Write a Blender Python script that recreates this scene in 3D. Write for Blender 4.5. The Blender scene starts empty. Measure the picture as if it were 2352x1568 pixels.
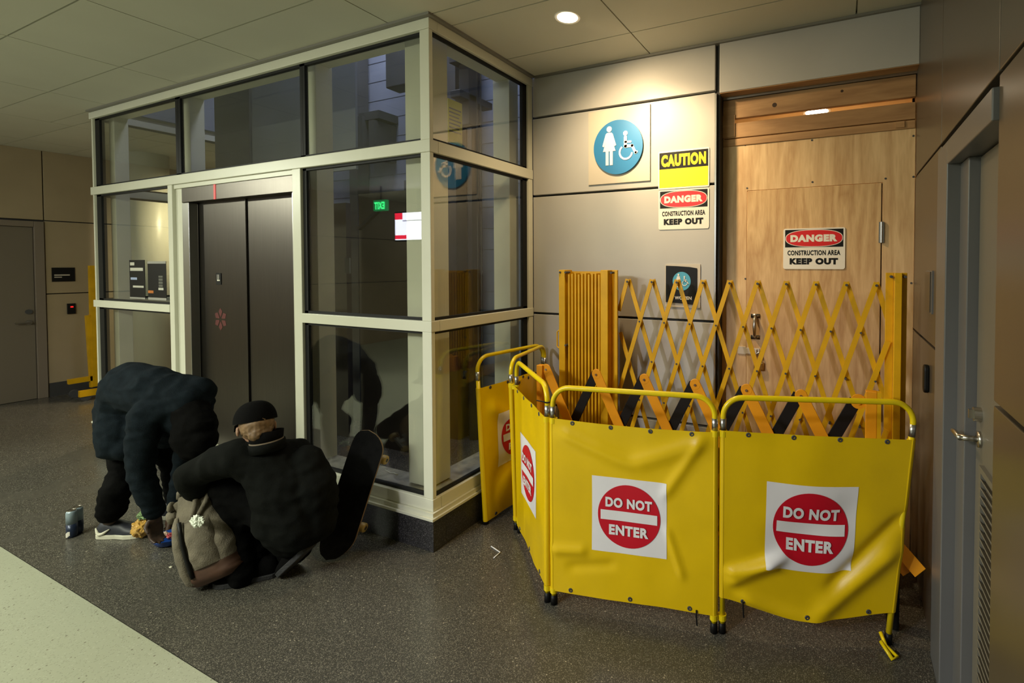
import bpy, bmesh, math, random
from mathutils import Vector, Matrix, noise
random.seed(7)
S = bpy.context.scene
COL = S.collection
V = Vector

# ------------------------------------------------------------------ camera
CAM = V((2.1476, -2.0708, 1.65)); YAW = -0.4241; PITCH = 0.0237; ROLL = 0.0002; FPX = 1114.06; PX = 1434.11; PY_ = 635.05
_f = V((math.sin(YAW)*math.cos(PITCH), math.cos(YAW)*math.cos(PITCH), -math.sin(PITCH)))
_r0 = V((math.cos(YAW), -math.sin(YAW), 0)); _u0 = _r0.cross(_f)
_r = math.cos(ROLL)*_r0 + math.sin(ROLL)*_u0
_u = -math.sin(ROLL)*_r0 + math.cos(ROLL)*_u0
cd = bpy.data.cameras.new('camera'); co = bpy.data.objects.new('camera', cd); COL.objects.link(co)
cd.sensor_width = 36.0; cd.lens = 36.0*FPX/2352.0; cd.clip_start = 0.05
cd.shift_x = (1176-PX)/2352.0; cd.shift_y = (PY_-784)/2352.0
m3 = Matrix((_r, _u, -_f)).transposed()
co.matrix_world = Matrix.Translation(CAM) @ m3.to_4x4()
S.camera = co

# ------------------------------------------------------------------ world, exposure, hall lights
w = bpy.data.worlds.new('world'); S.world = w; w.use_nodes = True
w.node_tree.nodes['Background'].inputs[0].default_value = (0.9, 0.85, 0.7, 1)
w.node_tree.nodes['Background'].inputs[1].default_value = 0.0
S.view_settings.view_transform = 'Standard'; S.view_settings.look = 'None'
S.view_settings.exposure = 0.0; S.view_settings.gamma = 1.0; S.view_settings.use_curve_mapping = False

def area(name, loc, target, size, power, color, sy=None, spread=180):
    l = bpy.data.lights.new(name, 'AREA'); l.energy = power; l.color = color
    l.shape = 'RECTANGLE'; l.size = size; l.size_y = sy or size; l.spread = math.radians(spread)
    o = bpy.data.objects.new(name, l); COL.objects.link(o); o.location = loc
    o.rotation_euler = (V(target)-V(loc)).to_track_quat('-Z', 'Y').to_euler()
    return o
def spot(name, loc, target, power, color, angle, blend, r=0.05):
    l = bpy.data.lights.new(name, 'SPOT'); l.energy = power; l.color = color
    l.spot_size = math.radians(angle); l.spot_blend = blend; l.shadow_soft_size = r
    o = bpy.data.objects.new(name, l); COL.objects.link(o); o.location = loc
    o.rotation_euler = (V(target)-V(loc)).to_track_quat('-Z', 'Y').to_euler()
    return o
GREEN = (0.97, 1.0, 0.80); WARM = (1.0, 0.74, 0.42); COOL = (0.92, 0.90, 1.0)
# luminaires of the hall behind and beside the photographer
spot('hall_light_west', (-5.9, -2.9, 3.0), (-2.3, -1.3, 0.3), 420, GREEN, 78, 0.8, 0.09)
area('hall_light_south', (-1.6, -3.9, 2.98), (-1.6, -3.4, 0), 2.4, 205, GREEN, 0.6)
spot('hall_downlight', (-1.9, -1.9, 3.0), (-1.9, -1.8, 0), 60, GREEN, 110, 0.8, 0.06)
spot('hall_light_southeast', (-0.5, -4.5, 2.98), (1.05, -.3, 0.45), 330, COOL, 46, 0.9, 0.12)
area('hall_light_far', (-5.0, -7.0, 2.98), (-4.8, -6.0, 0), 3.0, 60, GREEN, 1.0)
area('shaft_fill_light', (-1.6, .9, 4.9), (-1.6, .9, 0), 1.2, 70, (0.70, 0.76, 1.0), 0.6)  # unseen lamp added to brighten the shaft interior behind the glass
spot('west_lobby_light', (-5.1, 1.75, 2.98), (-5.5, 1.6, 0), 250, (1.0, 0.84, 0.56), 150, 1.0, 0.1)
# the warm downlight in front of the restroom wall (its lamp is modelled below)
spot('downlight_beam', (0.70, 0.35, 3.02), (1.02, 0.80, 1.9), 82, WARM, 150, 0.9, 0.05)
spot('downlight_core', (0.70, 0.35, 3.02), (1.18, 1.0, 2.30), 95, WARM, 62, 1.0, 0.05)
spot('passage_downlight', (1.98, 1.42, 2.60), (1.98, 1.45, 0), 70, WARM, 140, 0.6, 0.05)

# ------------------------------------------------------------------ pixel helpers (photo pixel -> point on a real plane)
def _ray(u, v): return _f + _r*((u-PX)/FPX) - _u*((v-PY_)/FPX)
def onX(u, v, x): q = _ray(u, v); return CAM + q*((x-CAM.x)/q.x)
def onY(u, v, y): q = _ray(u, v); return CAM + q*((y-CAM.y)/q.y)
def onZ(u, v, z): q = _ray(u, v); return CAM + q*((z-CAM.z)/q.z)
def at(u, v, d): return CAM + _ray(u, v)*d

# ------------------------------------------------------------------ mesh helpers
class MB:
    def __init__(s): s.bm = bmesh.new()
    def quad(s, pts):
        vs = [s.bm.verts.new(p) for p in pts]; s.bm.faces.new(vs); return s
    def box(s, x0, x1, y0, y1, z0, z1):
        P = [(x0,y0,z0),(x1,y0,z0),(x1,y1,z0),(x0,y1,z0),(x0,y0,z1),(x1,y0,z1),(x1,y1,z1),(x0,y1,z1)]
        v = [s.bm.verts.new(p) for p in P]
        for f in ((0,3,2,1),(4,5,6,7),(0,1,5,4),(1,2,6,5),(2,3,7,6),(3,0,4,7)): s.bm.faces.new([v[i] for i in f])
        return s
    def obox(s, c, ax, ay, az, hx, hy, hz):
        c = V(c); ax = V(ax).normalized()*hx; ay = V(ay).normalized()*hy; az = V(az).normalized()*hz
        P = [c+ax*a+ay*b+az*d for d in (-1,1) for a,b in ((-1,-1),(1,-1),(1,1),(-1,1))]
        v = [s.bm.verts.new(p) for p in P]
        for f in ((0,3,2,1),(4,5,6,7),(0,1,5,4),(1,2,6,5),(2,3,7,6),(3,0,4,7)): s.bm.faces.new([v[i] for i in f])
        return s
    def bar(s, p0, p1, width, thick, n):
        """flat bar from p0 to p1, its flat side facing n"""
        p0 = V(p0); p1 = V(p1); a = (p1-p0); n = V(n).normalized(); wv = a.cross(n)
        return s.obox((p0+p1)/2, a, wv, n, a.length/2, width/2, thick/2)
    def tube(s, pts, r, n=10, cap=True, closed=False):
        pts = [V(p) for p in pts]; rs = r if isinstance(r, (list, tuple)) else [r]*len(pts)
        rings = []; t0 = (pts[1]-pts[0]).normalized()
        ref = V((0,0,1)) if abs(t0.z) < .9 else V((1,0,0))
        nrm = (ref - t0*ref.dot(t0)).normalized()
        for i, p in enumerate(pts):
            if closed: t = (pts[(i+1) % len(pts)]-pts[i-1]).normalized()
            else: t = (pts[min(i+1, len(pts)-1)]-pts[max(i-1, 0)]).normalized()
            nrm = (nrm - t*nrm.dot(t)).normalized(); b = t.cross(nrm)
            rings.append([s.bm.verts.new(p + (nrm*math.cos(2*math.pi*k/n)+b*math.sin(2*math.pi*k/n))*rs[i]) for k in range(n)])
        m = len(rings)
        for i in range(m if closed else m-1):
            A = rings[i]; B = rings[(i+1) % m]
            for k in range(n): s.bm.faces.new((A[k], A[(k+1) % n], B[(k+1) % n], B[k]))
        if cap and not closed:
            s.bm.faces.new(rings[0][::-1]); s.bm.faces.new(rings[-1])
        return s
    def cyl(s, p0, p1, r0, r1=None, n=20): return s.tube([p0, p1], [r0, r0 if r1 is None else r1], n)
    def ball(s, c, r, n=12, sc=(1,1,1), rot=None):
        m = Matrix.Translation(V(c)) @ (rot.to_4x4() if rot is not None else Matrix.Identity(4)) @ Matrix.Diagonal((r*sc[0], r*sc[1], r*sc[2], 1))
        bmesh.ops.create_uvsphere(s.bm, u_segments=n*2, v_segments=n, radius=1, matrix=m); return s
    def prism(s, poly, fr, d0, d1):
        """polygon in a frame (origin, right, up, out) between depths d0 and d1 along out"""
        o, rx, uy, n = fr
        A = [s.bm.verts.new(o+rx*p[0]+uy*p[1]+n*d0) for p in poly]
        B = [s.bm.verts.new(o+rx*p[0]+uy*p[1]+n*d1) for p in poly]
        k = len(poly); s.bm.faces.new(A[::-1]); s.bm.faces.new(B)
        for i in range(k): s.bm.faces.new((A[i], A[(i+1) % k], B[(i+1) % k], B[i]))
        return s
    def lathe(s, prof, c, ax=(0,0,1), n=24):
        c = V(c); a = V(ax).normalized(); ref = V((1,0,0)) if abs(a.x) < .9 else V((0,1,0))
        e1 = (ref-a*ref.dot(a)).normalized(); e2 = a.cross(e1); rings = []
        for r, z in prof:
            rings.append([s.bm.verts.new(c+a*z+(e1*math.cos(2*math.pi*k/n)+e2*math.sin(2*math.pi*k/n))*max(r, 1e-4)) for k in range(n)])
        for A, B in zip(rings, rings[1:]):
            for k in range(n): s.bm.faces.new((A[k], A[(k+1) % n], B[(k+1) % n], B[k]))
        s.bm.faces.new(rings[0][::-1]); s.bm.faces.new(rings[-1]); return s
    def grid(s, fn, nu, nv):
        g = [[s.bm.verts.new(fn(i/nu, j/nv)) for j in range(nv+1)] for i in range(nu+1)]
        for i in range(nu):
            for j in range(nv): s.bm.faces.new((g[i][j], g[i+1][j], g[i+1][j+1], g[i][j+1]))
        return s
    def build(s, name, m, parent=None, smooth=False, bev=0, sub=0):
        bmesh.ops.recalc_face_normals(s.bm, faces=s.bm.faces)
        me = bpy.data.meshes.new(name); s.bm.to_mesh(me); s.bm.free()
        return link(name, me, m, parent, smooth, bev, sub)
def link(name, me, m, parent=None, smooth=False, bev=0, sub=0):
    o = bpy.data.objects.new(name, me); COL.objects.link(o)
    if m: me.materials.clear(); me.materials.append(m)
    if smooth:
        for p in me.polygons: p.use_smooth = True
    if bev:
        b = o.modifiers.new('bevel', 'BEVEL'); b.width = bev; b.segments = 2; b.limit_method = 'ANGLE'; b.angle_limit = math.radians(40)
    if sub:
        b = o.modifiers.new('subsurf', 'SUBSURF'); b.levels = sub; b.render_levels = sub
    if parent is not None:
        o.parent = parent
        o.matrix_parent_inverse = root_inv(parent)
    return o
def root_inv(p):
    m = Matrix.Identity(4); q = p
    chain = []
    while q is not None: chain.append(q); q = q.parent
    for q in reversed(chain):
        m = m @ q.matrix_parent_inverse @ Matrix.Translation(q.location)
    return m.inverted()
def thing(name, label, cat, loc=(0,0,0), group=None):
    o = bpy.data.objects.new(name, None); COL.objects.link(o); o.location = loc; o.empty_display_size = .05
    return tag(o, label, cat, group)
def tag(o, label, cat, group=None, kind=None):
    if label: o['label'] = label
    if cat: o['category'] = cat
    if group: o['group'] = group
    if kind: o['kind'] = kind
    return o
def struct(o): o['kind'] = 'structure'; return o
def frame(c, right, up):
    r = V(right).normalized(); u = V(up).normalized(); return (V(c), r, u, r.cross(u))
def circle(r, n=40, c=(0,0), a0=0, a1=2*math.pi):
    return [(c[0]+r*math.cos(a0+(a1-a0)*k/n), c[1]+r*math.sin(a0+(a1-a0)*k/n)) for k in range(n)]
def rect(x0, x1, y0, y1): return [(x0,y0),(x1,y0),(x1,y1),(x0,y1)]
def rrect(x0, x1, y0, y1, r, n=6):
    out = []
    for cx, cy, a in ((x1-r,y0+r,-90),(x1-r,y1-r,0),(x0+r,y1-r,90),(x0+r,y0+r,180)):
        for k in range(n+1):
            t = math.radians(a+90*k/n); out.append((cx+r*math.cos(t), cy+r*math.sin(t)))
    return out
def seg_poly(p, q, w):
    """a fat 2-D line as a polygon with round ends"""
    a = math.atan2(q[1]-p[1], q[0]-p[0]); out = []
    for c, b in ((q, a-math.pi/2), (p, a+math.pi/2)):
        for k in range(9): t = b+math.pi*k/8; out.append((c[0]+w/2*math.cos(t), c[1]+w/2*math.sin(t)))
    return out
def arc_band(mb, c, r0, r1, a0, a1, fr, d0, d1, n=24):
    for k in range(n):
        t0 = math.radians(a0+(a1-a0)*k/n); t1 = math.radians(a0+(a1-a0)*(k+1)/n)
        mb.prism([(c[0]+r0*math.cos(t0), c[1]+r0*math.sin(t0)), (c[0]+r1*math.cos(t0), c[1]+r1*math.sin(t0)),
                  (c[0]+r1*math.cos(t1), c[1]+r1*math.sin(t1)), (c[0]+r0*math.cos(t1), c[1]+r0*math.sin(t1))], fr, d0, d1)
_tcache = {}
def text_geo(s, bold=0.0):
    """2-D triangles of a word in the built-in font, scaled so that cap height is 1 and centred"""
    k = (s, bold)
    if k in _tcache: return _tcache[k]
    c = bpy.data.curves.new('t', 'FONT'); c.body = s; c.offset = bold; c.resolution_u = 4; c.align_x = 'CENTER'; c.space_character = 1+bold*2.2
    o = bpy.data.objects.new('t', c); COL.objects.link(o)
    dg = bpy.context.evaluated_depsgraph_get(); dg.update()
    me = bpy.data.meshes.new_from_object(o.evaluated_get(dg))
    vs = [v.co.copy() for v in me.vertices]; fs = [tuple(p.vertices) for p in me.polygons]
    bpy.data.objects.remove(o); bpy.data.curves.remove(c); bpy.data.meshes.remove(me)
    x0 = min(v.x for v in vs); x1 = max(v.x for v in vs); y0 = min(v.y for v in vs); y1 = max(v.y for v in vs)
    vs = [(((v.x-(x0+x1)/2)/(x1-x0)), ((v.y-(y0+y1)/2)/(y1-y0))) for v in vs]
    _tcache[k] = (vs, fs); return _tcache[k]
def text(mb, s, fn, cx, cy, wd, ht, bold=0.02):
    vs, fs = text_geo(s, bold)
    nv = [mb.bm.verts.new(fn(cx+x*wd, cy+y*ht)) for x, y in vs]
    for f in fs:
        try: mb.bm.faces.new([nv[i] for i in f])
        except ValueError: pass
    return mb
def flat(fr, d): return lambda x, y: fr[0]+fr[1]*x+fr[2]*y+fr[3]*d

# ------------------------------------------------------------------ materials
def rgb(r, g, b):
    f = lambda c: (c/255/12.92 if c/255 <= .04045 else ((c/255+.055)/1.055)**2.4)
    return (f(r), f(g), f(b), 1)
def mat(name, col, rough=.5, metal=0, spec=.5, coat=0, var=0, vscale=8, bump=0, bscale=60, emit=None, es=0, stretch=(1,1,1)):
    m = bpy.data.materials.new(name); m.use_nodes = True; nt = m.node_tree; b = nt.nodes['Principled BSDF']
    col = tuple(col) if len(col) == 4 else tuple(col)+(1,)
    b.inputs['Base Color'].default_value = col; b.inputs['Roughness'].default_value = rough
    b.inputs['Metallic'].default_value = metal; b.inputs['Specular IOR Level'].default_value = spec
    b.inputs['Coat Weight'].default_value = coat
    tc = nt.nodes.new('ShaderNodeTexCoord'); mp = nt.nodes.new('ShaderNodeMapping'); mp.inputs['Scale'].default_value = stretch
    nt.links.new(tc.outputs['Object'], mp.inputs['Vector'])
    if var:
        n = nt.nodes.new('ShaderNodeTexNoise'); n.inputs['Scale'].default_value = vscale; n.inputs['Detail'].default_value = 5
        nt.links.new(mp.outputs[0], n.inputs['Vector'])
        r = nt.nodes.new('ShaderNodeValToRGB'); r.color_ramp.elements[0].position = .3; r.color_ramp.elements[1].position = .7
        r.color_ramp.elements[0].color = tuple(c*(1-var) for c in col[:3])+(1,)
        r.color_ramp.elements[1].color = tuple(min(1, c*(1+var)) for c in col[:3])+(1,)
        nt.links.new(n.outputs['Fac'], r.inputs[0]); nt.links.new(r.outputs[0], b.inputs['Base Color'])
    if bump:
        n = nt.nodes.new('ShaderNodeTexNoise'); n.inputs['Scale'].default_value = bscale; n.inputs['Detail'].default_value = 4
        nt.links.new(mp.outputs[0], n.inputs['Vector'])
        bp = nt.nodes.new('ShaderNodeBump'); bp.inputs['Strength'].default_value = bump; bp.inputs['Distance'].default_value = .01
        nt.links.new(n.outputs['Fac'], bp.inputs['Height']); nt.links.new(bp.outputs[0], b.inputs['Normal'])
    if emit:
        b.inputs['Emission Color'].default_value = tuple(emit)+(1,) if len(emit) == 3 else emit
        b.inputs['Emission Strength'].default_value = es
    return m
def terrazzo(name, base, chips, dens, rough):
    """polished terrazzo: ground colour with small stone chips of several tones"""
    m = bpy.data.materials.new(name); m.use_nodes = True; nt = m.node_tree; b = nt.nodes['Principled BSDF']
    N = nt.nodes.new; L = nt.links.new
    tc = N('ShaderNodeTexCoord'); cur = None
    rgbn = N('ShaderNodeRGB'); rgbn.outputs[0].default_value = base; cur = rgbn.outputs[0]
    for i, (sc, thr, c) in enumerate(chips):
        v = N('ShaderNodeTexVoronoi'); v.inputs['Scale'].default_value = sc; v.inputs['Randomness'].default_value = 1
        mp = N('ShaderNodeMapping'); mp.inputs['Location'].default_value = (i*3.7, i*1.9, 0); L(tc.outputs['Object'], mp.inputs[0]); L(mp.outputs[0], v.inputs['Vector'])
        sep = N('ShaderNodeSeparateColor'); L(v.outputs['Color'], sep.inputs[0])
        a = N('ShaderNodeMath'); a.operation = 'LESS_THAN'; L(v.outputs['Distance'], a.inputs[0]); a.inputs[1].default_value = .38
        d = N('ShaderNodeMath'); d.operation = 'LESS_THAN'; L(sep.outputs[0], d.inputs[0]); d.inputs[1].default_value = thr
        mu = N('ShaderNodeMath'); mu.operation = 'MULTIPLY'; L(a.outputs[0], mu.inputs[0]); L(d.outputs[0], mu.inputs[1])
        mx = N('ShaderNodeMix'); mx.data_type = 'RGBA'; L(mu.outputs[0], mx.inputs[0]); L(cur, mx.inputs[6]); mx.inputs[7].default_value = c
        cur = mx.outputs[2]
    L(cur, b.inputs['Base Color']); b.inputs['Roughness'].default_value = rough
    n = N('ShaderNodeTexNoise'); n.inputs['Scale'].default_value = 3; n.inputs['Detail'].default_value = 6; L(tc.outputs['Object'], n.inputs['Vector'])
    r = N('ShaderNodeMapRange'); r.inputs[3].default_value = rough-.06; r.inputs[4].default_value = rough+.14; L(n.outputs['Fac'], r.inputs[0]); L(r.outputs[0], b.inputs['Roughness'])
    return m
def wood(name, c0, c1, scale=1.0, rough=.65, axis='z'):
    """veneer grain: stretched, warped noise bands"""
    m = bpy.data.materials.new(name); m.use_nodes = True; nt = m.node_tree; b = nt.nodes['Principled BSDF']
    N = nt.nodes.new; L = nt.links.new
    tc = N('ShaderNodeTexCoord'); mp = N('ShaderNodeMapping'); L(tc.outputs['Object'], mp.inputs[0])
    mp.inputs['Scale'].default_value = (6*scale, 6*scale, .8*scale) if axis == 'z' else (.8*scale, 6*scale, 6*scale)
    n = N('ShaderNodeTexNoise'); n.inputs['Scale'].default_value = 1.0; n.inputs['Detail'].default_value = 3; n.inputs['Distortion'].default_value = .6; L(mp.outputs[0], n.inputs['Vector'])
    mu = N('ShaderNodeMath'); mu.operation = 'MULTIPLY'; mu.inputs[1].default_value = 9; L(n.outputs['Fac'], mu.inputs[0])
    fr = N('ShaderNodeMath'); fr.operation = 'PINGPONG'; fr.inputs[1].default_value = 1; L(mu.outputs[0], fr.inputs[0])
    n2 = N('ShaderNodeTexNoise'); n2.inputs['Scale'].default_value = 14; n2.inputs['Detail'].default_value = 6; L(mp.outputs[0], n2.inputs['Vector'])
    ad = N('ShaderNodeMath'); ad.operation = 'MULTIPLY_ADD'; ad.inputs[1].default_value = .45; L(fr.outputs[0], ad.inputs[0]); 
    m2 = N('ShaderNodeMath'); m2.operation = 'MULTIPLY'; m2.inputs[1].default_value = .55; L(n2.outputs['Fac'], m2.inputs[0]); L(m2.outputs[0], ad.inputs[2])
    r = N('ShaderNodeValToRGB'); r.color_ramp.elements[0].color = c0; r.color_ramp.elements[1].color = c1; r.color_ramp.elements[0].position = .15; r.color_ramp.elements[1].position = .8
    L(ad.outputs[0], r.inputs[0]); L(r.outputs[0], b.inputs['Base Color']); b.inputs['Roughness'].default_value = rough
    return m
def glass(name, tint, base=.05):
    m = bpy.data.materials.new(name); m.use_nodes = True; nt = m.node_tree
    for n in list(nt.nodes):
        if n.type != 'OUTPUT_MATERIAL': nt.nodes.remove(n)
    N = nt.nodes.new; L = nt.links.new; out = [n for n in nt.nodes if n.type == 'OUTPUT_MATERIAL'][0]
    t = N('ShaderNodeBsdfTransparent'); t.inputs[0].default_value = tint
    g = N('ShaderNodeBsdfGlossy'); g.inputs['Roughness'].default_value = .0; g.inputs[0].default_value = (1,1,1,1)
    lw = N('ShaderNodeLayerWeight'); lw.inputs['Blend'].default_value = .5
    p = N('ShaderNodeMath'); p.operation = 'POWER'; p.inputs[1].default_value = 5; L(lw.outputs['Facing'], p.inputs[0])
    a = N('ShaderNodeMath'); a.operation = 'MULTIPLY_ADD'; a.inputs[1].default_value = 1-base; a.inputs[2].default_value = base; L(p.outputs[0], a.inputs[0])
    mx = N('ShaderNodeMixShader'); L(a.outputs[0], mx.inputs[0]); L(t.outputs[0], mx.inputs[1]); L(g.outputs[0], mx.inputs[2]); L(mx.outputs[0], out.inputs[0])
    return m
M = {}
M['floor'] = terrazzo('dark_terrazzo', (.064,.060,.050,1), [(140,.42,(.13,.12,.10,1)), (240,.40,(.022,.024,.021,1)), (190,.28,(.19,.175,.14,1)), (290,.22,(.24,.22,.18,1)), (110,.02,(.30,.27,.21,1))], 1, .22)
M['palefloor'] = terrazzo('pale_terrazzo', (.37,.385,.29,1), [(90,.22,(.32,.33,.25,1)), (190,.14,(.25,.25,.19,1)), (100,.03,(.14,.13,.09,1)), (110,.15,(.42,.44,.34,1))], 1, .35)
M['ceil'] = mat('ceiling_panel', (.56,.545,.455), .75, var=.03, vscale=2)
M['seam'] = mat('ceiling_seam', (.50,.48,.36), .8)
M['dark'] = mat('dark_gap', (.04,.039,.038), .8)
M['wall'] = mat('grey_wall_panel', (.46,.445,.42), .42, spec=.4, var=.03, vscale=3)
M['wallbrown'] = mat('taupe_wall_laminate', (.082,.066,.048), .30, spec=.5, var=.04, vscale=4)
M['wallfar'] = mat('tan_wall_panel', (.36,.28,.17), .5, var=.05, vscale=3)
M['frame'] = mat('cream_painted_steel', (.66,.655,.54), .35, spec=.4, var=.02, vscale=6)
M['inner'] = mat('inner_steel_tube', (.66,.65,.55), .5, var=.06, vscale=5)
M['black'] = mat('black_rubber', (.006,.006,.006), .6, spec=.3)
M['granite'] = terrazzo('dark_granite', (.030,.029,.032,1), [(120,.35,(.075,.072,.08,1)), (170,.25,(.13,.125,.13,1)), (90,.2,(.012,.012,.013,1))], 1, .3)
M['steel'] = mat('brushed_steel', (.105,.094,.083), .34, metal=1, var=.06, vscale=6, stretch=(12,12,.6))
M['steelj'] = mat('bright_steel', (.55,.55,.52), .3, metal=1)
M['glass'] = glass('clear_glass', (.90,.91,.88,1), .055)
M['shaftwall'] = mat('blue_grey_block', (.24,.26,.33), .85, var=.08, vscale=5)
M['shaftdark'] = mat('shaft_steel', (.055,.055,.058), .6, var=.2, vscale=6)
M['sheet'] = mat('grey_sheet_metal', (.20,.21,.23), .5, var=.06, vscale=3)
M['ply'] = wood('plywood', rgb(186,148,104), rgb(222,190,144))
M['plyd'] = wood('plywood_door', rgb(178,138,92), rgb(214,180,132), 1.4)
M['board'] = wood('pine_board', rgb(148,110,72), rgb(182,142,98), .9, axis='x')
M['gold'] = mat('golden_yellow_steel', rgb(216,164,4), .45, spec=.4, var=.10, vscale=9)
M['orange'] = mat('orange_yellow_steel', rgb(226,150,14), .45, spec=.4, var=.06, vscale=10)
M['blackbar'] = mat('black_bar_paint', (.006,.005,.005), .5, spec=.25)
M['tube'] = mat('yellow_tube_paint', rgb(228,200,10), .3, spec=.5, var=.06, vscale=14)
M['vinyl'] = mat('yellow_vinyl', rgb(226,188,4), .34, spec=.5, var=.05, vscale=5, bump=.08, bscale=14)
M['silver'] = mat('galvanised_steel', (.5,.5,.5), .35, metal=1)
M['white'] = mat('white_print', (.80,.78,.80), .4)
M['sign'] = mat('white_sign_board', (.78,.74,.66), .45)
M['red'] = mat('red_print', rgb(196,8,36), .4)
M['dred'] = mat('danger_red', rgb(206,30,32), .4)
M['cy'] = mat('caution_yellow', rgb(252,222,0), .45)
M['bk'] = mat('black_print', (.005,.005,.005), .5, spec=.25)
M['blue'] = mat('restroom_blue', rgb(28,116,172), .45)
M['plate'] = mat('tan_plate', (.55,.49,.40), .5)
M['door'] = mat('grey_door_paint', (.15,.14,.115), .45, var=.04, vscale=3)
M['jamb'] = mat('grey_jamb_paint', (.125,.124,.126), .35, var=.04, vscale=3)
M['rust'] = mat('rusty_steel', (.16,.08,.03), .6)
M['lamp'] = mat('lamp_glow', (1,1,1), .5, emit=(1.0,.86,.62), es=14)
M['chrome'] = mat('chrome', (.5,.48,.44), .28, metal=1)
# ================================================================== SETTING
D = 1.005; W = 2.513; ZC = 3.062
WX = -6.9
mb = MB(); mb.box(-10, 4.2, -1.015, 5, -.1, 0); struct(mb.build('floor', M['floor']))
mb = MB(); mb.box(-10, 4.2, -3.2, -1.019, -.1, 0); struct(mb.build('floor_pale_band', M['palefloor']))
mb = MB(); mb.box(-10, 4.2, -9.2, -3.204, -.1, 0); struct(mb.build('floor_south', M['palefloor']))
# ceiling: lay-in panels with seams, left open over the elevator shaft
mb = MB(); gap = .004
ys = [.665+.515*k for k in range(-20, 9)]
xs = [-11.2, -10, -8.75, -7.5, -6.26, -5.02, -3.78, -2.57, -1.545, -.29, .955, 2.2, 3.45, 4.7]
for i in range(len(xs)-1):
    for j in range(len(ys)-1):
        x0, x1, y0, y1 = xs[i], xs[i+1], ys[j], ys[j+1]
        x1 = min(x1, 4.2); pieces = [(x0, x1, y0, y1)]
        if x1 > -4.15 and x0 < 0 and y1 > 0:
            pieces = []
            if y0 < 0: pieces.append((x0, x1, y0, 0))
            yy0 = max(y0, 0)
            if x1 > 0: pieces.append((0, x1, yy0, y1))
            if x0 < -4.15: pieces.append((x0, -4.15, yy0, y1))
        for a, b, c, e in pieces:
            if c > 1.8 and b > 0: continue
            mb.box(a+gap, b-gap, c+gap, e-gap, ZC, ZC+.02)
cl = struct(mb.build('ceiling', M['ceil']))
mb = MB(); mb.box(-11.2, 4.2, -9.4, 0, ZC+.02, ZC+.06); mb.box(0, 4.2, 0, 1.8, ZC+.02, ZC+.06); mb.box(-11.2, -4.15, 0, 5, ZC+.02, ZC+.06)
struct(mb.build('ceiling_seam', M['seam']))
# back wall of the restroom alcove: metal panels with dark reveals
mb = MB()
zz = [0.0, .60, 1.285, 2.170, 2.756, ZC]
for z0, z1 in zip(zz, zz[1:]):
    mb.box(.0, 1.392, D, D+.05, z0+.008, z1-.008)
mb.box(1.420, W, D, D+.05, 2.742, ZC-.006)
wb = struct(mb.build('wall_back', M['wall'], bev=.003))
mb = MB(); mb.box(0, 1.38, D+.03, D+.10, 0, ZC); mb.box(1.38, W, D+.03, D+.08, 2.75, ZC); mb.build('reveal', M['dark'], wb)
mb = MB(); mb.box(1.392, 1.402, D-.002, D+.11, 0, 2.74); struct(mb.build('trim_1', M['steelj']))
mb = MB(); mb.box(1.402, 1.420, D+.02, D+.12, 0, ZC); struct(mb.build('trim_2', M['dark']))
mb = MB(); mb.box(1.42, W, D+.005, D+.104, 2.738, 2.748); struct(mb.build('trim_3', M['board']))
mb = MB(); mb.box(1.42, W, D+.092, D+.104, 2.722, 2.738); struct(mb.build('trim_4', M['steelj']))
mb = MB(); mb.box(0.03, W, D-.02, D+.03, ZC-.014, ZC+.01); mb.box(-4.17, .03, -.03, 0.02, ZC-.014, ZC+.01); mb.box(0, .03, .02, D-.02, ZC-.014, ZC+.01)
struct(mb.build('trim_5', mat('grey_ceiling_trim', (.20,.19,.165), .5)))
# restroom passage behind the hoarding
mb = MB(); mb.box(1.38, W+.05, D+.15, 2.8, 2.645, 2.68); mb.box(1.33, W+.05, 2.8, 2.85, 0, 2.68); mb.box(1.33, 1.38, D+.16, 2.8, 0, 2.68); mb.box(W+.0, W+.05, D+.18, 2.8, 0, 2.68)
struct(mb.build('wall_passage', mat('passage_plaster', (.68,.55,.38), .8)))
# right wall with a recessed service door
mb = MB()
def wp(y0, y1, z0, z1): mb.box(W, W+.06, y0, y1, z0, z1)
for z0, z1 in ((0, 1.280), (1.292, 2.144), (2.156, ZC)):
    wp(.322, D+.30, z0, z1)
    if z1 > 2.3: wp(-.502, .316, z0, z1)
    wp(-2.2, -.508, z0, z1); wp(-4.4, -2.21, z0, z1)
wr = struct(mb.build('wall_right', M['wallbrown'], bev=.003))
mb = MB(); mb.box(W+.03, W+.05, .30, D+.3, 0, ZC); mb.box(W+.03, W+.05, -4.4, -.52, 0, ZC); mb.box(W+.03, W+.05, -.6, .33, 2.15, ZC); mb.build('reveal', M['dark'], wr)
# door frame and leaf of the service door
t = thing('door_1', None, None, (W, -.3, 0)); struct(t)
mb = MB(); mb.box(W-.014, W+.12, .105, .300, 0, 2.118); mb.box(W-.014, W+.12, -.50, .105, 2.03, 2.118); mb.box(W+.062, W+.12, -1.06, -.50, 2.03, 2.118); mb.box(W+.062, W+.12, -1.06, -.98, 0, 2.03)
mb.build('door_frame', M['jamb'], t, bev=.004)
mb = MB(); mb.box(W+.03, W+.12, -.02, .105, 0, 2.03); mb.build('door_stop', M['jamb'], t, bev=.004)
mb = MB(); mb.box(W+.064, W+.11, -.98, -.026, .01, 2.025); leaf = mb.build('door_leaf', M['door'], t, bev=.003)
mb = MB()
for k in range(24):
    z = .30+.028*k
    mb.obox((W+.058, -.50, z), (0,1,0), (1,0,-.8), (.8,0,1), .34, .011, .0015)
mb.build('louver', M['door'], leaf)
mb = MB()
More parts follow.
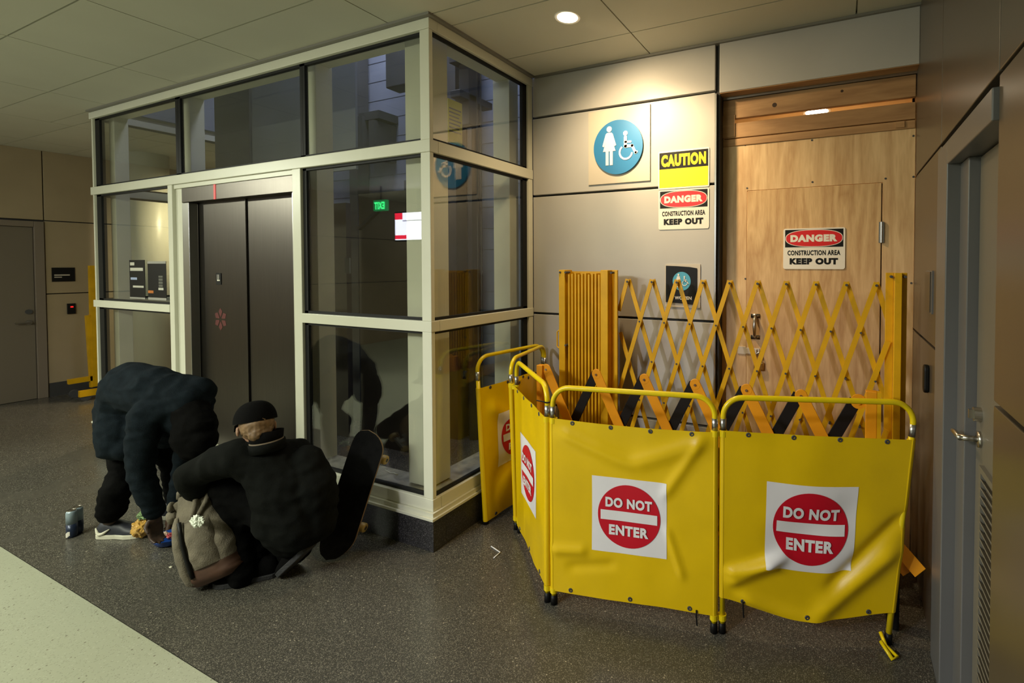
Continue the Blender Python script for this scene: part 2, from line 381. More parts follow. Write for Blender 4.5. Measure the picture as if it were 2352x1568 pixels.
for a, b, c, e in ((-.86,-.14,.265,.285),(-.86,-.14,.97,.99),(-.86,-.84,.285,.97),(-.16,-.14,.285,.97)): mb.box(W+.050, W+.064, a, b, c, e)
mb.build('louver_frame', M['door'], leaf)
mb = MB(); hy, hz = -.09, 1.06
mb.cyl((W+.064, hy, hz), (W+.0, hy, hz), .010); mb.cyl((W+.066, hy, hz), (W+.054, hy, hz), .027); mb.tube([(W+.004, hy-.01, hz), (W+.0, hy+.05, hz+.002), (W+.004, hy+.105, hz-.01)], .009, 10)
mb.build('door_handle', M['chrome'], leaf, smooth=True)
mb = MB(); mb.cyl((W+.066, hy, hz+.085), (W+.042, hy, hz+.085), .024); mb.box(W+.028, W+.045, hy-.006, hy+.006, hz+.07, hz+.10)
mb.build('deadbolt', M['chrome'], leaf)
# far west wall with a door
mb = MB()
for z0, z1 in ((0, 1.282), (1.294, 2.195), (2.207, ZC)):
    mb.box(WX-.06, WX, .468, 3.4, z0, z1)
    if z0 > 2.1: mb.box(WX-.06, WX, -8.2, .458, z0, z1)
    else: mb.box(WX-.06, WX, -8.2, -.62, z0, z1)
wl = struct(mb.build('wall_left', M['wallfar'], bev=.003))
mb = MB(); mb.box(WX-.12, WX-.03, -8.2, 3.4, 0, ZC); mb.build('reveal', M['dark'], wl)
mb = MB(); mb.box(WX, WX+.012, .47, 3.4, 0, .17); struct(mb.build('baseboard_left', M['dark']))
t = thing('door_2', None, None, (WX, -.1, 0)); struct(t)
mb = MB(); mb.box(WX-.05, WX+.02, .375, .458, 0, 2.185); mb.box(WX-.05, WX+.02, -.52, .375, 2.115, 2.185); mb.box(WX-.05, WX+.02, -.61, -.52, 0, 2.185)
mb.build('door_frame', mat('brown_door_frame', (.20,.16,.12), .5), t, bev=.004)
mb = MB(); mb.box(WX-.04, WX-.01, -.515, .37, .005, 2.11); leaf = mb.build('door_leaf', mat('brown_door', (.17,.14,.10), .5), t)
mb = MB(); mb.cyl((WX-.01,.32,.95),(WX+.045,.32,.95),.012); mb.tube([(WX+.045,.32,.95),(WX+.045,.20,.95)],.010,10); mb.cyl((WX-.01,.32,.95),(WX+.0,.32,.95),.03)
mb.build('door_handle', M['chrome'], leaf)
mb = MB(); mb.cyl((WX-.01,.32,1.08),(WX+.01,.32,1.08),.028); mb.build('deadbolt', M['shaftdark'], leaf)
# the rest of the hall, behind the photographer and past the elevator
mb = MB(); mb.box(-10, 4.2, -8.3, -8.2, 0, ZC); struct(mb.build('wall_south', mat('south_wall', (.22,.19,.15), .6, var=.05, vscale=2)))
mb = MB(); mb.box(4.1, 4.2, -8.2, -4.3, 0, ZC); mb.box(W+.06, 4.2, -4.4, -4.3, 0, ZC); struct(mb.build('wall_east', M['wallbrown']))
mb = MB(); mb.box(WX-.06, -3.0, 3.4, 3.46, 0, ZC); struct(mb.build('wall_north', mat('north_wall', (.42,.38,.28), .7)))
# ================================================================== ELEVATOR ENCLOSURE
ZT0, ZT1 = 2.989, 3.048; Z10, Z11 = 2.295, 2.366; Z20, Z21 = 1.264, 1.327; ZS0, ZS1 = .224, .294
XL = -4.155; XD0, XD1, XD2 = -2.848, -2.781, -2.682; XR0, XR1 = -1.246, -1.160
E_ = thing('elevator_enclosure', 'glazed elevator enclosure with cream steel frame and steel doors on a dark granite base', 'elevator', (-1.9, .5, 0))
def fr_(name, m, *boxes, bev=.003):
    mb = MB()
    for b in boxes: mb.box(*b)
    return mb.build(name, M[m], E_, bev=bev)
DS = D-.004
fr_('granite_base', 'granite', (XL-.02, .02, -.02, .08, 0, .184), bev=.003); fr_('granite_base', 'granite', (-.08, .02, .08, D-.02, 0, .184), bev=.003); fr_('granite_base', 'granite', (XL-.02, XL+.08, .08, 1.6, 0, .184), bev=.003)
fr_('sill_ledge', 'frame', (XL-.05, .032, -.034, .1, .184, .20), bev=.002); fr_('sill_ledge', 'frame', (-.1, .032, .1, D-.02, .184, .20), bev=.002); fr_('sill_ledge', 'frame', (XL-.05, XL+.1, .1, 1.6, .184, .20), bev=.002)
fr_('sill_riser', 'frame', (XL-.02, .02, -.02, .1, .20, ZS0), bev=0); fr_('sill_riser', 'frame', (-.1, .02, .1, D-.02, .20, ZS0), bev=0)
fr_('bottom_rail', 'frame', (XR1+.02, .004, -.004, .06, ZS0, ZS1)); fr_('bottom_rail', 'frame', (-.06, .004, .06, DS, ZS0, ZS1)); fr_('bottom_rail', 'frame', (XL, XD0, -.004, .06, ZS0, ZS1)); fr_('bottom_rail', 'frame', (XL, XL+.06, .06, 1.6, ZS0, ZS1))
for nm, z0, z1 in (('top_beam', ZT0, ZT1), ('transom_rail', Z10, Z11)):
    fr_(nm, 'frame', (XL-.035, .004, -.004, .06, z0, z1)); fr_(nm, 'frame', (-.06, .004, .06, DS, z0, z1)); fr_(nm, 'frame', (XL, XL+.06, .06, 1.6, z0, z1))
fr_('middle_rail', 'frame', (XL-.035, XD0, -.004, .06, Z20, Z21)); fr_('middle_rail', 'frame', (XR1, .004, -.004, .06, Z20, Z21)); fr_('middle_rail', 'frame', (-.06, .004, .06, DS, Z20, Z21)); fr_('middle_rail', 'frame', (XL, XL+.06, .06, 1.6, Z20, Z21))
def post(x0, x1, y0, y1, z0=ZS1, z1=ZT0, name='post', m='frame'):
    MB().box(x0, x1, y0, y1, z0, z1).build(name, M[m], E_, bev=.003)
for z0, z1 in ((ZS1, Z20), (Z21, Z10), (Z11, ZT0)):
    post(-.072, 0, 0, .027, z0, z1); post(-.03, 0, .95, DS, z0, z1); post(XL, XL+.022, 0, .06, z0, z1)
post(XR0, XR1, 0, .06, .2, Z10); post(XD0, XD1, 0, .06, .2, Z10)
post(XD1, XD2, .025, .14, .2, Z10); post(XL, XL+.06, 1.54, 1.6)
MB().box(XD1, XR0, .012, .06, 2.262, Z10).build('door_header_trim', M['frame'], E_, bev=.002)
# inner tube frame behind the glass
for x0, x1, y0, y1, z0 in ((-.302,-.12,.10,.262,.30),(-.27,-.12,.878,.985,.30),(-1.30,-1.14,.10,.22,.2),(-4.105,-4.005,.10,.2,.30),(-2.92,-2.715,.10,.2,Z10)):
    post(x0, x1, y0, y1, z0, 3.25, 'inner_post', 'inner')
MB().box(-4.0, -.305, .10, .2, 3.022, 3.16).build('inner_beam', M['inner'], E_); MB().box(-.24, -.12, .265, .875, 3.022, 3.16).build('inner_beam', M['inner'], E_)
dsill = mat('dusty_sill', (.26,.24,.19), .8, var=.35, vscale=14); M['dsill'] = dsill
MB().box(XR1+.02, -.06, .06, .22, .20, .292).build('inner_sill', dsill, E_); MB().box(-.26, -.06, .22, DS, .20, .292).build('inner_sill', dsill, E_); MB().box(XL+.06, XD0, .06, .22, .20, .292).build('inner_sill', dsill, E_)
# glass panes, each with its black gasket
def pane(x0, x1, z0, z1, side, gl=.016, gr_=.016):
    mb = MB(); g = MB(); t = .016
    if side == 'f':
        mb.box(x0, x1, .026, .034, z0, z1)
        for a, b, c, e in ((x0,x0+gl,z0,z1),(x1-gr_,x1,z0,z1),(x0,x1,z0,z0+t),(x0,x1,z1-t,z1)): g.box(a, b, .018, .042, c, e)
    elif side == 'r':
        mb.box(-.034, -.026, x0, x1, z0, z1)
        for a, b, c, e in ((x0,x0+gl,z0,z1),(x1-gr_,x1,z0,z1),(x0,x1,z0,z0+t),(x0,x1,z1-t,z1)): g.box(-.042, -.018, a, b, c, e)
    else:
        mb.box(XL+.026, XL+.034, x0, x1, z0, z1)
        for a, b, c, e in ((x0,x0+gl,z0,z1),(x1-gr_,x1,z0,z1),(x0,x1,z0,z0+t),(x0,x1,z1-t,z1)): g.box(XL+.018, XL+.042, a, b, c, e)
    p = mb.build('glass_pane', M['glass'], E_); g.build('gasket', M['black'], p)
pane(XL+.022, -2.709, Z11, ZT0, 'f', .085, .036); pane(-2.707, -1.152, Z11, ZT0, 'f', .034, .025); pane(-1.150, -.072, Z11, ZT0, 'f', .024, .017)
pane(XL+.022, XD0, Z21, Z10, 'f', .085, .004); pane(XL+.022, XD0, ZS1, Z20, 'f', .085, .004)
pane(XR1, -.072, Z21, Z10, 'f', .036, .017); pane(XR1, -.072, ZS1, Z20, 'f', .036, .017)
for a, b in ((Z11, ZT0), (Z21, Z10), (ZS1, Z20)): pane(.027, .95, a, b, 'r', .008, .05)
for a, b in ((Z11, ZT0), (Z21, Z10), (ZS1, Z20)): pane(.06, 1.54, a, b, 's')
# landing doors
DY = .085
MB().box(XD2, XD2+.10, .02, DY-.004, .218, 2.146).build('door_jamb', M['steelj'], E_, bev=.004)
MB().box(-1.285, XR0, .02, DY-.004, .218, 2.146).build('door_jamb', M['steelj'], E_, bev=.004)
hd = MB().box(XD2, XR0, .02, .13, 2.148, 2.262).build('door_header', M['steel'], E_, bev=.003)
MB().box(-2.222, -2.197, .017, .02, 2.149, 2.261).build('indicator_strip', mat('red_indicator', (.4,.02,.02), .4, emit=(1,.04,.05), es=.35), hd)
xm = onY(566, 600, DY).x
dl = MB().box(XD2+.0, xm-.003, DY, DY+.03, .218, 2.20).build('door_panel', M['steel'], E_, bev=.003)
dr = MB().box(xm+.003, XR0, DY+.012, DY+.04, .218, 2.20).build('door_panel', M['steel'], E_, bev=.003)
MB().box(xm-.003, xm+.003, DY+.02, DY+.03, .218, 2.2).build('door_gap', M['black'], E_)
MB().box(XD2, XR0, -.015, .25, .2001, .217).build('threshold', M['steel'], E_)
c = onY(503, 640, DY); fr = frame((c.x, DY, c.z), (1,0,0), (0,0,1))
pl = MB().prism(rrect(-.034, .034, -.046, .046, .006), fr, 0, .004).build('floor_plate', M['bk'], dl)
mb = MB(); text(mb, 'LL', flat(fr, .0045), 0, .008, .036, .05); mb.build('lettering', M['sign'], pl)
c = onY(507, 733, DY); fr = frame((c.x, DY, c.z), (1,0,0), (0,0,1))
mb = MB()
for k in range(6):
    a = math.radians(90+60*k)
    p = lambda r, t: (r*math.cos(t), r*math.sin(t))
    mb.prism([p(.088, a), p(.066, a+.40), p(.026, a+.30), p(.016, a), p(.026, a-.30), p(.066, a-.40)][::1], fr, 0, .0012)
mb.build('emblem', mat('dark_red_sticker', (.10,.018,.016), .5), dl)
# ------------------------------------------------------------------ inside the shaft
mb = MB(); mb.box(-3.7, .0, 1.6, 1.7, -.2, 5.2); mb.box(-.10, -.02, D+.02, 1.6, -.2, 5.2); mb.box(-4.2, .0, .05, 1.7, 5.2, 5.3)
mb.box(-4.15, .0, -.05, 0.0, 3.10, 5.2); mb.box(.0, .05, 0.0, D, 3.10, 5.2); mb.box(-4.15, -4.1, 0, 1.6, 3.10, 5.2)
for k in range(26): mb.box(-3.7, -.1, 1.594, 1.6, -.2+.2*k, -.2+.2*k+.19)
struct(mb.build('wall_shaft', M['shaftwall']))
t = thing('hoistway_machinery', 'dark hoistway rails, brackets and cabinet seen through the elevator glass', 'elevator machinery', (-1.6, 1.2, 0))
def rail(x, y, w, d, z0, z1, m='shaftdark', name='guide_rail'): MB().box(x-w/2, x+w/2, y-d/2, y+d/2, z0, z1).build(name, M[m], t)
rail(-1.20, 1.49, .10, .14, 0, 5.0); rail(-1.03, 1.52, .05, .1, 0, 5.0); rail(-2.55, 1.49, .12, .14, 0, 5.0); rail(-1.86, 1.52, .05, .08, 0, 2.5)
p = onY(848, 300, 1.36)
for z in (p.z-.05, p.z-1.2):
    mb = MB(); mb.box(p.x-.15, p.x+.14, 1.36, 1.59, z+.16, z+.24); mb.box(p.x-.13, p.x-.06, 1.33, 1.59, z-.2, z+.2); mb.box(p.x+.03, p.x+.11, 1.33, 1.59, z-.24, z+.14); mb.build('rail_bracket', M['shaftdark'], t)
p0 = onY(905, 95, 1.3); p1 = onY(935, 205, 1.3)
MB().box(p0.x, p1.x+.12, 1.2, 1.36, p1.z, p0.z+.6).build('hanging_beam', M['shaftdark'], t, bev=.01)
p0 = onX(1070, 140, -.75); p1 = onX(1110, 300, -.75)
mb = MB(); mb.box(-.83, -.72, p0.y, p0.y+.10, p1.z, p0.z); mb.box(-.88, -.67, p0.y-.06, p0.y+.14, p0.z-.02, p0.z+.06); mb.box(-.83, -.72, p0.y-.1, p0.y+.3, p1.z+.2, p1.z+.26); mb.build('rope_hitch', M['shaftdark'], t, bev=.006)
for x in (-.66, -.62, -1.46, -1.42): MB().cyl((x, 1.15, 0), (x, 1.15, 5.1), .006, n=8).build('hoist_rope', M['shaftdark'], t)
# counterweight screen and the dark car-door drive side
p0 = onY(575, 300, .75); p1 = onY(818, 200, .75)
MB().box(p0.x, p1.x, .74, .76, 2.46, 4.4).build('sheet_screen', M['sheet'], t)
p0 = onY(492, 300, .72); p1 = onY(575, 300, .72)
MB().box(p0.x, p1.x-.01, .72, .80, 2.15, 4.4).build('drive_cabinet', M['shaftdark'], t, bev=.01)
sb = mat('shaft_brown_panel', (.085,.072,.058), .6, var=.2, vscale=3)
MB().box(-1.92, -.95, 1.0, 1.05, 0, 2.30).build('dark_backdrop_panel', sb, t); MB().box(-2.5, -2.15, 1.04, 1.09, 0, 2.24).build('dark_backdrop_panel', sb, t)
MB().box(-2.66, -1.30, .225, .26, .1, 2.38).build('door_back', M['shaftdark'], t)
MB().bar(onY(825, 525, .88), onY(875, 478, .88), .03, .03, (0,-1,0)).build('diagonal_brace', M['shaftdark'], t)
pp = onY(800, 610, .88)
MB().box(pp.x-.03, pp.x+.03, .87, .88, pp.z-.07, pp.z+.07).build('notice_card', mat('pale_card', (.4,.42,.36), .6), t)
a = onX(1029, 225, -.45); b = onX(1062, 335, -.45)
yp = MB().box(-.455, -.45, a.y, b.y, b.z, a.z).build('yellow_placard', mat('dull_yellow', (.50,.44,.05), .6), t)
for k in range(7): MB().box(-.45, -.4485, a.y+.01, b.y-.012-.01*(k%3), a.z-.07-.027*k, a.z-.06-.027*k).build('text_line', M['shaftdark'], yp)
# posters stuck to the left pane
def poster(u0, v0, u1, v1, lab, strips):
    a = onY(u0, v0, .016); b = onY(u1, v1, .016); fr = frame(((a.x+b.x)/2, .018, (a.z+b.z)/2), (1,0,0), (0,0,1)); w_ = (b.x-a.x)/2; h_ = (a.z-b.z)/2
    t = thing('notice', lab, 'notice', (fr[0].x, .018, fr[0].z-h_), 'notices on the elevator glass')
    MB().prism(rect(-w_, w_, -h_, h_), fr, 0, .003).build('sheet', M['bk'], t)
    for (x0, x1, y0, y1, m) in strips:
        MB().prism(rect(-w_+x0*2*w_, -w_+x1*2*w_, -h_+y0*2*h_, -h_+y1*2*h_), fr, .003, .0038).build('print', m, t)
gp = mat('grey_print', (.5,.49,.42), .5); bp_ = mat('blue_print', (.30,.36,.55), .5); op = mat('orange_print', (.45,.14,.02), .5); lp = mat('dim_print', (.10,.10,.085), .5); pp_ = mat('grey_paper', (.30,.29,.26), .6)
poster(297, 597, 334, 687, 'black notice with pale heading bars on the left elevator pane', [(.06,.34,.86,.94,gp),(.06,.9,.72,.80,gp),(.08,.5,.49,.55,bp_),(.22,.92,.29,.34,gp),(.0,1,0,.04,pp_)])
poster(339, 600, 383, 690, 'black poster with orange glow and vertical lettering on the left elevator pane', [(.0,.3,.17,.24,op),(.58,.85,.26,.32,gp),(.60,.82,.34,.40,lp),(.60,.82,.42,.48,lp),(.60,.82,.50,.56,lp),(.60,.82,.58,.63,lp),(.0,1,.94,1,pp_),(.0,1,0,.06,pp_)])
# ------------------------------------------------------------------ west lobby seen through the left pane
cx = onX(345, 600, -6.0)
t = thing('round_column', 'pale round column seen through the left elevator pane', 'column', (cx.x, cx.y, 0))
MB().cyl((cx.x, cx.y, 0), (cx.x, cx.y, ZC), .20, n=48).build('shaft', M['frame'], t, smooth=False)
for p in t.children[0].data.polygons: p.use_smooth = len(p.vertices) == 4
MB().lathe([(.21,0),(.225,.02),(.225,.12),(.21,.14)], (cx.x, cx.y, 0)).build('base_ring', M['steelj'], t)
a = onX(385, 470, WX+.02); 
def board(name, lab, cat, c, right, up, w, h, parts):
    fr = frame(c, right, up); t = thing(name, lab, cat, V(c)-V(up)*h/2)
    return t, fr
t = thing('warning_sign', 'yellow and white warning sign on the far wall behind the left elevator pane', 'sign', (WX+.01, a.y, 1.6))
MB().box(WX, WX+.012, a.y-.22, a.y+.22, 1.55, 2.08).build('board', M['sign'], t)
MB().box(WX+.012, WX+.015, a.y-.21, a.y+.21, 1.86, 2.07).build('yellow_panel', M['cy'], t)
MB().box(WX+.012, WX+.015, a.y-.21, a.y+.21, 1.75, 1.83).build('red_band', M['dred'], t)
MB().box(WX+.015, WX+.018, a.y-.18, a.y+.18, 1.96, 1.975).build('black_line', M['bk'], t)
# ================================================================== SIGNS ON THE RESTROOM WALL
def woman_polys():
    P = []
    P.append([(-.052,.30),(.052,.30),(.085,.27),(.165,.02),(.125,-.0),(.085,.10),(.075,.13),(.15,-.10),(.085,-.10),(.085,-.40),(.015,-.40),(.015,-.10),(-.015,-.10),(-.015,-.40),(-.085,-.40),(-.085,-.10),(-.15,-.10),(-.075,.13),(-.085,.10),(-.125,0),(-.165,.02),(-.085,.27)])
    return P
def picto(parent, fr, r, d, m, mirror=1):
    """woman and wheelchair user, white, on a disc of radius r"""
    s = r/.5; q = lambda pts, ox, oy: [((x*.86+ox)*s*mirror, (y*.86+oy)*s) for x, y in pts]
    mb = MB()
    for p in woman_polys(): mb.prism(q(p, -.17, .02), fr, d, d+.003)
    mb.prism(q(circle(.062, 24, (0,.375)), -.17, .02), fr, d, d+.003)
    mb.build('woman_figure', m, parent)
    mb = MB()
    mb.prism(q(circle(.052, 24, (.0,.295)), .16, -.02), fr, d, d+.003)
    for a, b, wd in (((-.0,.21),(.0,.02),.07),((.0,.11),(.12,.105),.045),((.0,.02),(.155,.02),.06),((.155,.02),(.235,-.135),.055),((.235,-.135),(.265,-.118),.045)):
        mb.prism(q(seg_poly(a, b, wd), .16, -.02), fr, d, d+.003)
    o2 = (fr[0]+fr[1]*(.16*s)+fr[2]*(-.02*s), fr[1], fr[2], fr[3])
    arc_band(mb, (.01*s*.86, -.105*s*.86), .125*s*.86, .165*s*.86, 128, 352, o2, d, d+.003)
    mb.build('wheelchair_figure', m, parent)
fy = lambda c, dy=0: frame((c[0], D-dy, c[1]), (1,0,0), (0,0,1))
t = thing('restroom_sign', 'square tan plate with a large blue disc of woman and wheelchair figures', 'sign', (.717, D, 2.22))
fr = fy((.717, 2.466), .001)
MB().prism(rect(-.236, .236, -.246, .268), fr, 0, .008).build('plate', M['plate'], t, bev=.002)
ds = MB().prism(circle(.187, 64), fr, .008, .02).build('disc', M['blue'], t)
picto(ds, fr, .187, .020, M['white'])
t = thing('caution_sign', 'yellow CAUTION sign with a black heading and an empty yellow field', 'sign', (1.184, D, 2.155))
fr = fy((1.184, 2.281), .0)
MB().prism(rrect(-.174, .174, -.126, .126, .01), fr, 0, .004).build('board', M['sign'], t)
MB().prism(rect(-.166, .166, -.116, .006), fr, .004, .005).build('yellow_field', M['cy'], t)
h = MB().prism(rect(-.166, .166, .006, .116), fr, .004, .005).build('black_heading', M['bk'], t)
mb = MB(); text(mb, 'CAUTION', flat(fr, .0056), 0, .061, .305, .080, .065); mb.build('lettering', M['cy'], h)
def danger(name, lab, fr, w, h):
    t = thing(name, lab, 'sign', fr[0]-fr[2]*h/2, 'danger signs')
    k = w/.345; q = h/.265
    MB().prism(rrect(-w/2, w/2, -h/2, h/2, .012), fr, 0, .004).build('board', M['sign'], t)
    hd = MB().prism(rect(-.162*k, .162*k, .010*q, .124*q), fr, .004, .0048).build('black_heading', M['bk'], t)
    el = lambda a, b: [(a*math.copysign(abs(math.cos(x))**.8, math.cos(x)), .067*q+b*math.copysign(abs(math.sin(x))**.8, math.sin(x))) for x in [2*math.pi*i/56 for i in range(56)]]
    MB().prism(el(.160*k, .056*q), fr, .0048, .0054).build('white_rim', M['sign'], hd)
    MB().prism(el(.156*k, .052*q), fr, .0054, .006).build('red_oval', M['dred'], hd)
    mb = MB(); text(mb, 'DANGER', flat(fr, .0066), 0, .067*q, .262*k, .047*q, .075); mb.build('heading_lettering', M['sign'], hd)
    mb = MB(); text(mb, 'CONSTRUCTION AREA', flat(fr, .0046), 0, -.027*q, .295*k, .033*q, .04); mb.build('lettering', M['bk'], t); mb = MB(); text(mb, 'KEEP OUT', flat(fr, .0046), 0, -.082*q, .27*k, .042*q, .075); mb.build('lettering', M['bk'], t)
    return t
danger('danger_sign', 'DANGER construction area sign mounted directly below the CAUTION sign', fy((1.185, 2.018)), .345, .262)
t = thing('restroom_door_plate', 'small black WOMEN plate with a light blue disc behind the barricade lattice', 'sign', (1.18, D, 1.39))
fr = fy((1.178, 1.522))
MB().prism(rrect(-.118, .124, -.150, .134, .004), fr, 0, .006).build('backing', M['plate'], t)
pts = [(-.110,-.122),(.102,-.122-.012)]+[(.102-.212*k/8, .108+.016*(1-(1-k/8)**2)-.010*0) for k in range(9)]
pb = MB().prism([(-.110,-.118),(.0,-.124),(.102,-.134),(.102,.108),(.05,.116),(-.03,.121),(-.110,.124)], fr, .006, .012).build('black_plate', M['bk'], t)
ds = MB().prism(circle(.062, 40, (0,.022)), fr, .012, .014).build('disc', mat('light_blue', rgb(70,160,190), .45), pb)
f2 = (fr[0]+fr[2]*.022, fr[1], fr[2], fr[3]); picto(ds, f2, .062, .014, M['sign'])
mb = MB(); text(mb, 'WOMEN', flat(fr, .0126), .01, -.088, .115, .022, .03); mb.build('lettering', M['sign'], pb)

# ================================================================== PLYWOOD HOARDING
PY = 1.11
H_ = thing('plywood_hoarding', 'plywood hoarding with pine boards closing the restroom entrance', 'hoarding', (1.96, PY, 0))
dx0, dx1, dz = 1.580, 2.344, 2.126
mb = MB()
mb.box(1.421, dx0-.003, PY, PY+.018, 0, 2.42); mb.box(dx1+.006, W-.003, PY, PY+.018, 0, 2.42); mb.box(dx0-.003, dx1+.006, PY, PY+.018, dz+.003, 2.42)
sh = mb.build('sheet', M['ply'], H_)
def scr(pts, par):
    for u, v in pts:
        p = onY(u, v, PY); MB().cyl((p.x, PY+.002, p.z), (p.x, PY-.0015, p.z), .006, n=10).build('screw', M['shaftdark'], par)
scr([(1712,333),(1865,322),(2098,312),(1716,432),(1866,418),(2034,410),(2098,406),(1712,640),(2093,650)], sh)
for z0, z1, nm in ((2.597, 2.72, 'board'), (2.472, 2.567, 'board'), (2.421, 2.467, 'board')):
    b = MB().box(1.421, W-.003, PY-.008, PY+.03, z0, z1).build(nm, M['board'], H_, bev=.004)
    if z1 > 2.65:
        mb = MB()
        for u, v, r in ((1779,241,.014),(1934,209,.008)): p = onY(u, v, PY-.008); mb.cyl((p.x, PY-.006, p.z), (p.x, PY-.0088, p.z), r, n=16)
        mb.build('knot', mat('wood_knot', (.05,.025,.012), .7), b)
MB().box(1.421, 1.50, PY-.014, PY-.0085, 2.48, 2.62).build('cleat', M['board'], H_)
MB().box(2.41, 2.455, PY-.014, PY-.0085, 2.43, 2.465).build('cleat', M['board'], H_)
mb = MB(); mb.box(1.421, W-.003, PY+.019, PY+.06, 0, .1); mb.box(2.345, 2.351, PY+.016, PY+.03, 0, dz); mb.build('framing', M['dark'], H_)
dr = MB().box(dx0, dx1, PY-.003, PY+.015, .01, dz).build('door', M['plyd'], H_, bev=.002)
scr([(1744,450),(1800,445),(1870,450),(1980,440),(2012,436),(1736,530),(1736,612),(1745,702),(1990,645),(1996,742),(1790,742),(1726,900)], dr)
for z in (1.84, .80): 
    p = MB().box(dx1-.012, dx1+.016, PY-.008, PY-.003, z-.06, z+.06); p.cyl((dx1+.002, PY-.010, z-.06), (dx1+.002, PY-.010, z+.06), .007, n=12); p.build('hinge', M['silver'], dr)
hx = 1.636
mb = MB(); mb.obox((hx, PY-.005, 1.325), (1,0,0), (0,1,0), (0,0,1), .028, .003, .013); mb.obox((hx, PY-.005, 1.188), (1,0,0), (0,1,0), (0,0,1), .028, .003, .013)
mb.tube([(hx, PY-.006, 1.325), (hx, PY-.034, 1.305), (hx, PY-.040, 1.255), (hx, PY-.034, 1.205), (hx, PY-.006, 1.188)], [.011,.010,.012,.010,.011], 12); mb.build('pull_handle', M['chrome'], dr, smooth=True)
mb = MB(); mb.box(1.524, 1.578, PY-.006, PY-.0005, 1.072, 1.122); mb.box(1.578, 1.664, PY-.009, PY-.005, 1.077, 1.117); mb.box(1.638, 1.648, PY-.022, PY-.005, 1.082, 1.112); mb.build('hasp', M['plate'], dr, bev=.002)
t = thing('padlock', 'small brass padlock hanging from the hasp of the plywood door', 'padlock', (1.66, PY-.03, .98))
mb = MB(); mb.tube([(1.643, PY-.018, 1.03)]+[(1.643+.018-.018*math.cos(a), PY-.018, 1.072+.02*math.sin(a)) for a in (0, .8, 1.57, 2.3, 3.14)]+[(1.679, PY-.018, 1.03)], .0045, 8); mb.build('shackle', M['chrome'], t, smooth=True)
MB().box(1.631, 1.691, PY-.030, PY-.010, .980, 1.032).build('lock_body', mat('brass', (.55,.40,.14), .3, metal=1), t, bev=.006)
danger('danger_sign', 'DANGER construction area sign on the plywood door', frame((1.980, PY-.004, 1.751), (1,0,0), (0,0,1)), .352, .250)

# ================================================================== DOWNLIGHTS
def downlight(c, z, r, lab):
    t = thing('ceiling_downlight', lab, 'ceiling light', (c[0], c[1], z))
    MB().lathe([(r,-.002),(r+.014,-.004),(r+.018,.0),(r+.018,.004),(r,.004)], (c[0], c[1], z)).build('trim_ring', M['sign'], t)
    MB().lathe([(r,-.003),(r*.7,-.008),(.002,-.010)], (c[0], c[1], z)).build('lamp', M['lamp'], t)
downlight((.699, .348), ZC, .058, 'round recessed downlight glowing in the ceiling in front of the restroom sign')
downlight((1.980, 1.335), 2.645, .070, 'round downlight glowing through the gap between the hoarding boards')

# ================================================================== FITTINGS ON THE SIDE WALLS
t = thing('wall_sign', 'narrow brown room sign on the right wall beside the service door', 'sign', (W, .53, 1.44))
a = .54; MB().box(W-.006, W, a-.085, a+.085, 1.432, 1.625).build('backing', M['jamb'], t); MB().box(W-.011, W-.006, a-.06, a+.085, 1.437, 1.62).build('plate', M['wallbrown'], t)
t = thing('card_reader', 'black pill-shaped card reader below the sign on the right wall', 'card reader', (W, .547, 1.06))
MB().prism(rrect(-.028, .028, -.065, .065, .024), frame((W, .547, 1.124), (0,-1,0), (0,0,1)), 0, .022).build('housing', M['bk'], t, bev=.006)
t = thing('wall_sign', 'black room sign with two pale text lines beside the far left door', 'sign', (WX, .616, 1.44))
MB().box(WX, WX+.01, .516, .716, 1.44, 1.617).build('plate', M['bk'], t); MB().box(WX+.010, WX+.0115, .535, .67, 1.515, 1.53).build('text_line', M['plate'], t); MB().box(WX+.010, WX+.0115, .535, .60, 1.49, 1.502).build('text_line', M['plate'], t)
t = thing('card_reader', 'small black card reader with a red light on the far left wall', 'card reader', (WX, .676, 1.02))
MB().box(WX, WX+.02, .638, .713, 1.022, 1.156).build('housing', M['bk'], t, bev=.004)
MB().box(WX+.02, WX+.023, .665, .69, 1.105, 1.121).build('indicator', mat('red_led', (.5,0,0), .4, emit=(1,.02,.02), es=1.2), t)
# hall displays behind the photographer, mirrored in the glass
p0 = onY(899, 489, 4.5); p1 = onY(966, 549, 4.5)
sx0, sx1 = p0.x, p0.x+1.15; sz0, sz1 = p1.z, p0.z
t = thing('wall_monitor', 'white wall screen with red corner blocks, mirrored in the elevator glass', 'monitor', ((sx0+sx1)/2, -4.55, sz0))
MB().box(sx0-.03, sx1+.03, -4.60, -4.53, sz0-.03, sz1+.03).build('housing', M['bk'], t, bev=.01)
MB().box(sx0, sx1, -4.53, -4.522, sz0, sz1).build('display', mat('screen_white', (0,0,0), .4, emit=(.82,.84,1), es=11), t)
rs = mat('screen_red', (0,0,0), .4, emit=(1,.02,.06), es=7)
MB().box(sx0, sx0+.20, -4.522, -4.520, sz1-.12, sz1).build('red_block', rs, t); MB().box(sx0, sx0+.30, -4.522, -4.520, sz0+.02, sz0+.09).build('red_block', rs, t)
MB().box(sx0+.2, sx1, -4.522, -4.520, sz1-.16, sz1-.14).build('divider', mat('screen_grey', (0,0,0), .4, emit=(.5,.5,.7), es=4), t)
MB().box((sx0+sx1)/2-.03, (sx0+sx1)/2+.03, -4.59, -4.55, sz1, ZC).build('ceiling_mount', M['bk'], t)
p0 = onY(851, 458, 4); p1 = onY(880, 482, 4)
t = thing('exit_sign', 'green lit EXIT sign, mirrored in the elevator glass', 'sign', ((p0.x+p1.x)/2, -4.0, p1.z))
